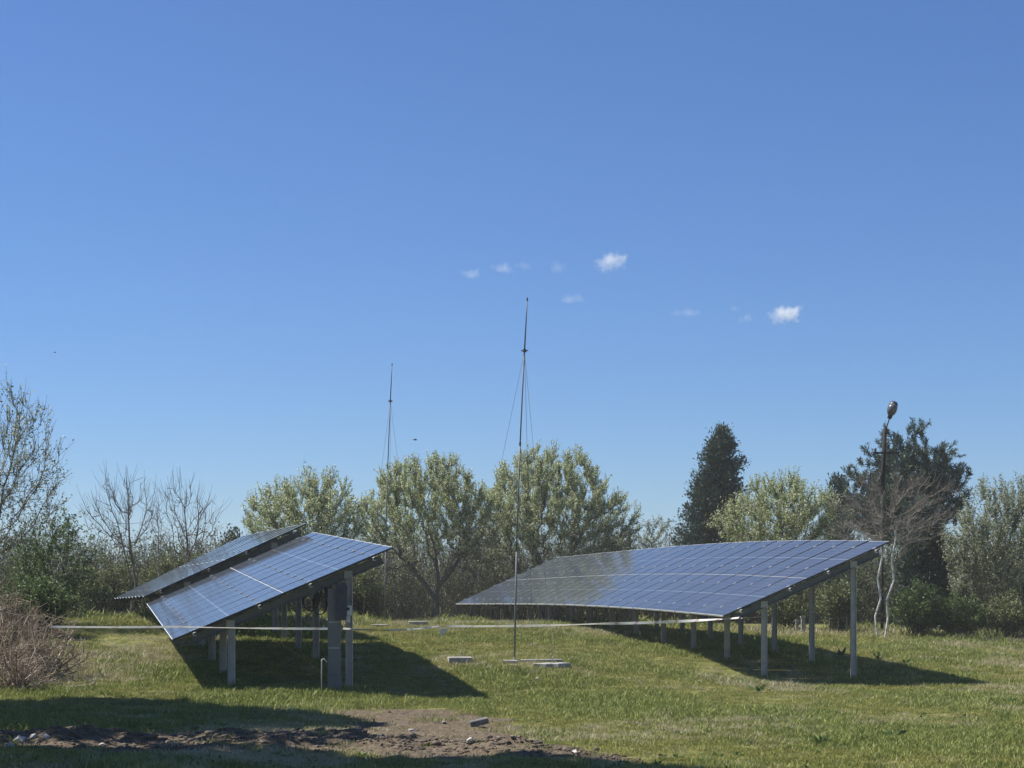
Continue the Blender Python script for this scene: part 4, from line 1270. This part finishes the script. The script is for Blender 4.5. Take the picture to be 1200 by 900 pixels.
# ------------------------------------------------------------------ grass
def grass():
    rng = np.random.default_rng(3)
    def gm(name, a, b, c):
        m, nt, p = mat(name)
        oi = nt.nodes.new('ShaderNodeObjectInfo')
        g = nt.nodes.new('ShaderNodeNewGeometry')
        k = math_n(nt, 'ADD', math_n(nt, 'MULTIPLY', oi.outputs['Random'], .6), math_n(nt, 'MULTIPLY', g.outputs['Random Per Island'], .4))
        col = ramp(nt, k, [(.1, a), (.5, b), (.9, c)])
        nt.links.new(col, p.inputs['Base Color'])
        p.inputs['Roughness'].default_value = .6
        p.inputs['Specular IOR Level'].default_value = .25
        t = nt.nodes.new('ShaderNodeBsdfTranslucent'); nt.links.new(col, t.inputs[0])
        mx = nt.nodes.new('ShaderNodeMixShader'); mx.inputs[0].default_value = .22
        nt.links.new(p.outputs[0], mx.inputs[1]); nt.links.new(t.outputs[0], mx.inputs[2])
        nt.links.new(mx.outputs[0], nt.nodes['Material Output'].inputs[0])
        return m
    mats = [gm('grass_green', (.13, .143, .030), (.25, .252, .064), (.405, .385, .13)), gm('grass_fresh', (.095, .13, .026), (.20, .238, .054), (.34, .355, .115)), gm('grass_straw', (.26, .235, .12), (.40, .36, .21), (.55, .50, .34))]
    def tuft(name, n, rad, h, w, m):
        a = rng.random(n)*2*np.pi; r = np.sqrt(rng.random(n))*rad
        p = np.stack([np.cos(a)*r, np.sin(a)*r, np.full(n, -.01)], 1)
        hh = h*rng.uniform(.45, 1.15, n)
        ln = rng.normal(size=(n, 2))*.45
        mid = p+np.stack([ln[:, 0]*hh*.4, ln[:, 1]*hh*.4, hh*.6], 1)
        top = p+np.stack([ln[:, 0]*hh*1.1, ln[:, 1]*hh*1.1, hh*.92], 1)
        b = rng.random(n)*np.pi; s = np.stack([np.cos(b), np.sin(b), np.zeros(n)], 1)*w/2
        v = np.stack([p-s, p+s, mid+s*.8, mid-s*.8, top], 1).reshape(-1, 3)
        i = np.arange(n)*5
        return bpy.data.objects.new(name, mesh_np(name, v, [np.stack([i, i+1, i+2, i+3], 1), np.stack([i+3, i+2, i+4], 1)], m))
    cols = []
    spec = [('short', 70, .20, .050, .007, mats[0]), ('fresh', 60, .17, .075, .008, mats[1]), ('straw', 40, .18, .07, .006, mats[2])]
    for nm, n, r, h, w, m in spec:
        c = bpy.data.collections.new('tufts_'+nm)
        for k in range(3): c.objects.link(tuft('grass_tuft', n, r, h, w, m))
        cols.append(c)
    pts = [[], [], []]
    for d0, d1, dens in ((16.5, 30, 75), (30, 42, 48), (42, 52, 34), (52, 68, 20)):
        half = lambda d: .305*d+4.5
        area = (half(d0)+half(d1))*(d1-d0)
        n = int(area*dens)
        y = d0+(d1-d0)*rng.random(n*2); x = (rng.random(n*2)*2-1)*half(d1)
        ok = np.abs(x) < half(y); x, y = x[ok][:n], y[ok][:n]
        s = soil_mask(x, y)
        keep = rng.random(len(x)) > np.minimum(s*1.4, .965)
        x, y = x[keep], y[keep]
        n1 = vnoise(x*.45, y*.30, 20)+.5*vnoise(x*1.4, y*1.1, 21)
        n2 = vnoise(x*.35+9, y*.25, 22)+.6*vnoise(x*1.9, y*1.3, 23)
        u = rng.normal(size=len(x))*.35
        n2 = n2+.5*vnoise(x*4.1, y*2.7, 24)
        kind = np.where(n2+u > .38, 2, np.where(n1+u > .15, 1, 0))
        z = ground_z(x, y)
        fac = 1+.5*np.clip((y-30)/25, 0, 1)
        sc = rng.uniform(.65, 1.3, len(x))*fac*(1+.42*n1)
        edge = np.where(x > 6, 58, np.where(x < -5, 46, 62))
        sc = sc*(1+1.3*np.clip((y-edge)/4, 0, 1)*rng.uniform(.3, 1.2, len(x)))
        for q in range(3):
            k = kind == q
            pts[q].append(np.stack([x[k], y[k], z[k], sc[k]], 1))
    pp = np.repeat(np.array(POSTS), 9, 0)+rng.normal(size=(len(POSTS)*9, 2))*.13
    pts[1].append(np.stack([pp[:, 0], pp[:, 1], ground_z(pp[:, 0], pp[:, 1]), rng.uniform(1.0, 2.2, len(pp))], 1))
    for q, (nm, lab) in enumerate((('grass', 'short mid-green grass covering the meadow'), ('lush_grass', 'fresher longer grass growing in patches on the meadow'), ('dry_grass', 'straw-coloured dry grass scattered through the meadow'))):
        P = np.concatenate(pts[q])
        me = bpy.data.meshes.new(nm)
        me.vertices.add(len(P)); me.vertices.foreach_set('co', P[:, :3].astype(np.float32).ravel())
        a = me.attributes.new('size', 'FLOAT', 'POINT'); a.data.foreach_set('value', P[:, 3].astype(np.float32))
        rt = np.zeros((len(P), 3), np.float32); rt[:, 2] = rng.random(len(P))*6.28; rt[:, :2] = rng.normal(size=(len(P), 2))*.12
        a = me.attributes.new('turn', 'FLOAT_VECTOR', 'POINT'); a.data.foreach_set('vector', rt.ravel())
        o = link(nm, me); tag(o, lab, 'grass', None, 'stuff')
        ng = bpy.data.node_groups.new(nm, 'GeometryNodeTree')
        ng.interface.new_socket('Geometry', in_out='INPUT', socket_type='NodeSocketGeometry')
        ng.interface.new_socket('Geometry', in_out='OUTPUT', socket_type='NodeSocketGeometry')
        N = ng.nodes; Lk = ng.links
        gi, go = N.new('NodeGroupInput'), N.new('NodeGroupOutput')
        ip = N.new('GeometryNodeInstanceOnPoints'); ci = N.new('GeometryNodeCollectionInfo')
        ci.inputs['Collection'].default_value = cols[q]
        ci.inputs['Separate Children'].default_value = True; ci.inputs['Reset Children'].default_value = True
        ip.inputs['Pick Instance'].default_value = True
        sa = N.new('GeometryNodeInputNamedAttribute'); sa.data_type = 'FLOAT'; sa.inputs[0].default_value = 'size'
        ta = N.new('GeometryNodeInputNamedAttribute'); ta.data_type = 'FLOAT_VECTOR'; ta.inputs[0].default_value = 'turn'
        er = N.new('FunctionNodeEulerToRotation')
        Lk.new(gi.outputs[0], ip.inputs['Points']); Lk.new(ci.outputs[0], ip.inputs['Instance'])
        Lk.new(ta.outputs[0], er.inputs[0]); Lk.new(er.outputs[0], ip.inputs['Rotation']); Lk.new(sa.outputs[0], ip.inputs['Scale'])
        Lk.new(ip.outputs[0], go.inputs[0])
        md = o.modifiers.new('grass', 'NODES'); md.node_group = ng
grass()

def small_weeds():
    rng = np.random.default_rng(77)
    n = 1800
    y = 18+30*rng.random(n)**1.3; x = (rng.random(n)*2-1)*(.305*y+.5)
    ok = (vnoise(x*.5, y*.4, 40)+rng.normal(size=n)*.3 > .1) & (soil_mask(x, y) < .5)
    x, y = x[ok], y[ok]; z = ground_z(x, y)
    m = 7; k = len(x)
    a = rng.random((k, m))*6.28; el = rng.uniform(.15, .8, (k, m))
    dr = np.stack([np.cos(a)*np.cos(el), np.sin(a)*np.cos(el), np.sin(el)], -1)
    L = (rng.uniform(.035, .085, k)[:, None]*rng.uniform(.7, 1.2, (k, m)))
    c = np.stack([x, y, z+.02], 1)[:, None]+dr*(L*.5)[..., None]
    v, f = leaves(c.reshape(-1, 3), dr.reshape(-1, 3), L.ravel(), L.ravel()*.38, rng)
    tag(link('small_weeds', mesh_np('small_weeds', v, [f], M['weed'])), 'low broad-leaved weeds sprinkled through the lawn', 'weeds', None, 'stuff')
small_weeds()
for i, a in enumerate([(729, 745, .42, .25, 'tall light green weed standing on the grass crest before the right table'), (985, 770, .30, .25, 'dark weed on the far edge of the right table shadow, between the rear posts'), (1028, 774, .26, .22, 'dark weed on the far edge of the right shadow, left of a second one'), (1062, 779, .22, .2, 'small dark weed on the far edge of the right shadow, nearest its tip'),
        (1047, 868, .15, .22, 'broad-leaved weed with pale leaves at the lower right'), (960, 875, .14, .2, 'dark rosette weed in the lower right grass'), (1180, 826, .16, .22, 'dark green weed at the right edge of the grass'), (888, 812, .14, .25, 'low dark weed just below the near front post of the right table')]):
    weed(*a, 300+i)

# ------------------------------------------------------------------ thin spring haze
def haze():
    b = MB(); b.box((0, 500, 6.1), (17000, 17000, 15.6))
    m = bpy.data.materials.new('haze'); m.use_nodes = True
    nt = m.node_tree; nt.nodes.clear()
    out = nt.nodes.new('ShaderNodeOutputMaterial'); pv = nt.nodes.new('ShaderNodeVolumePrincipled')
    pv.inputs['Color'].default_value = (0.93, 0.96, 1, 1)
    pv.inputs['Density'].default_value = 0.00045
    pv.inputs['Anisotropy'].default_value = 0.2
    nt.links.new(pv.outputs[0], out.inputs['Volume'])
    tag(link('haze', b.mesh('haze', m)), kind='stuff')
haze()
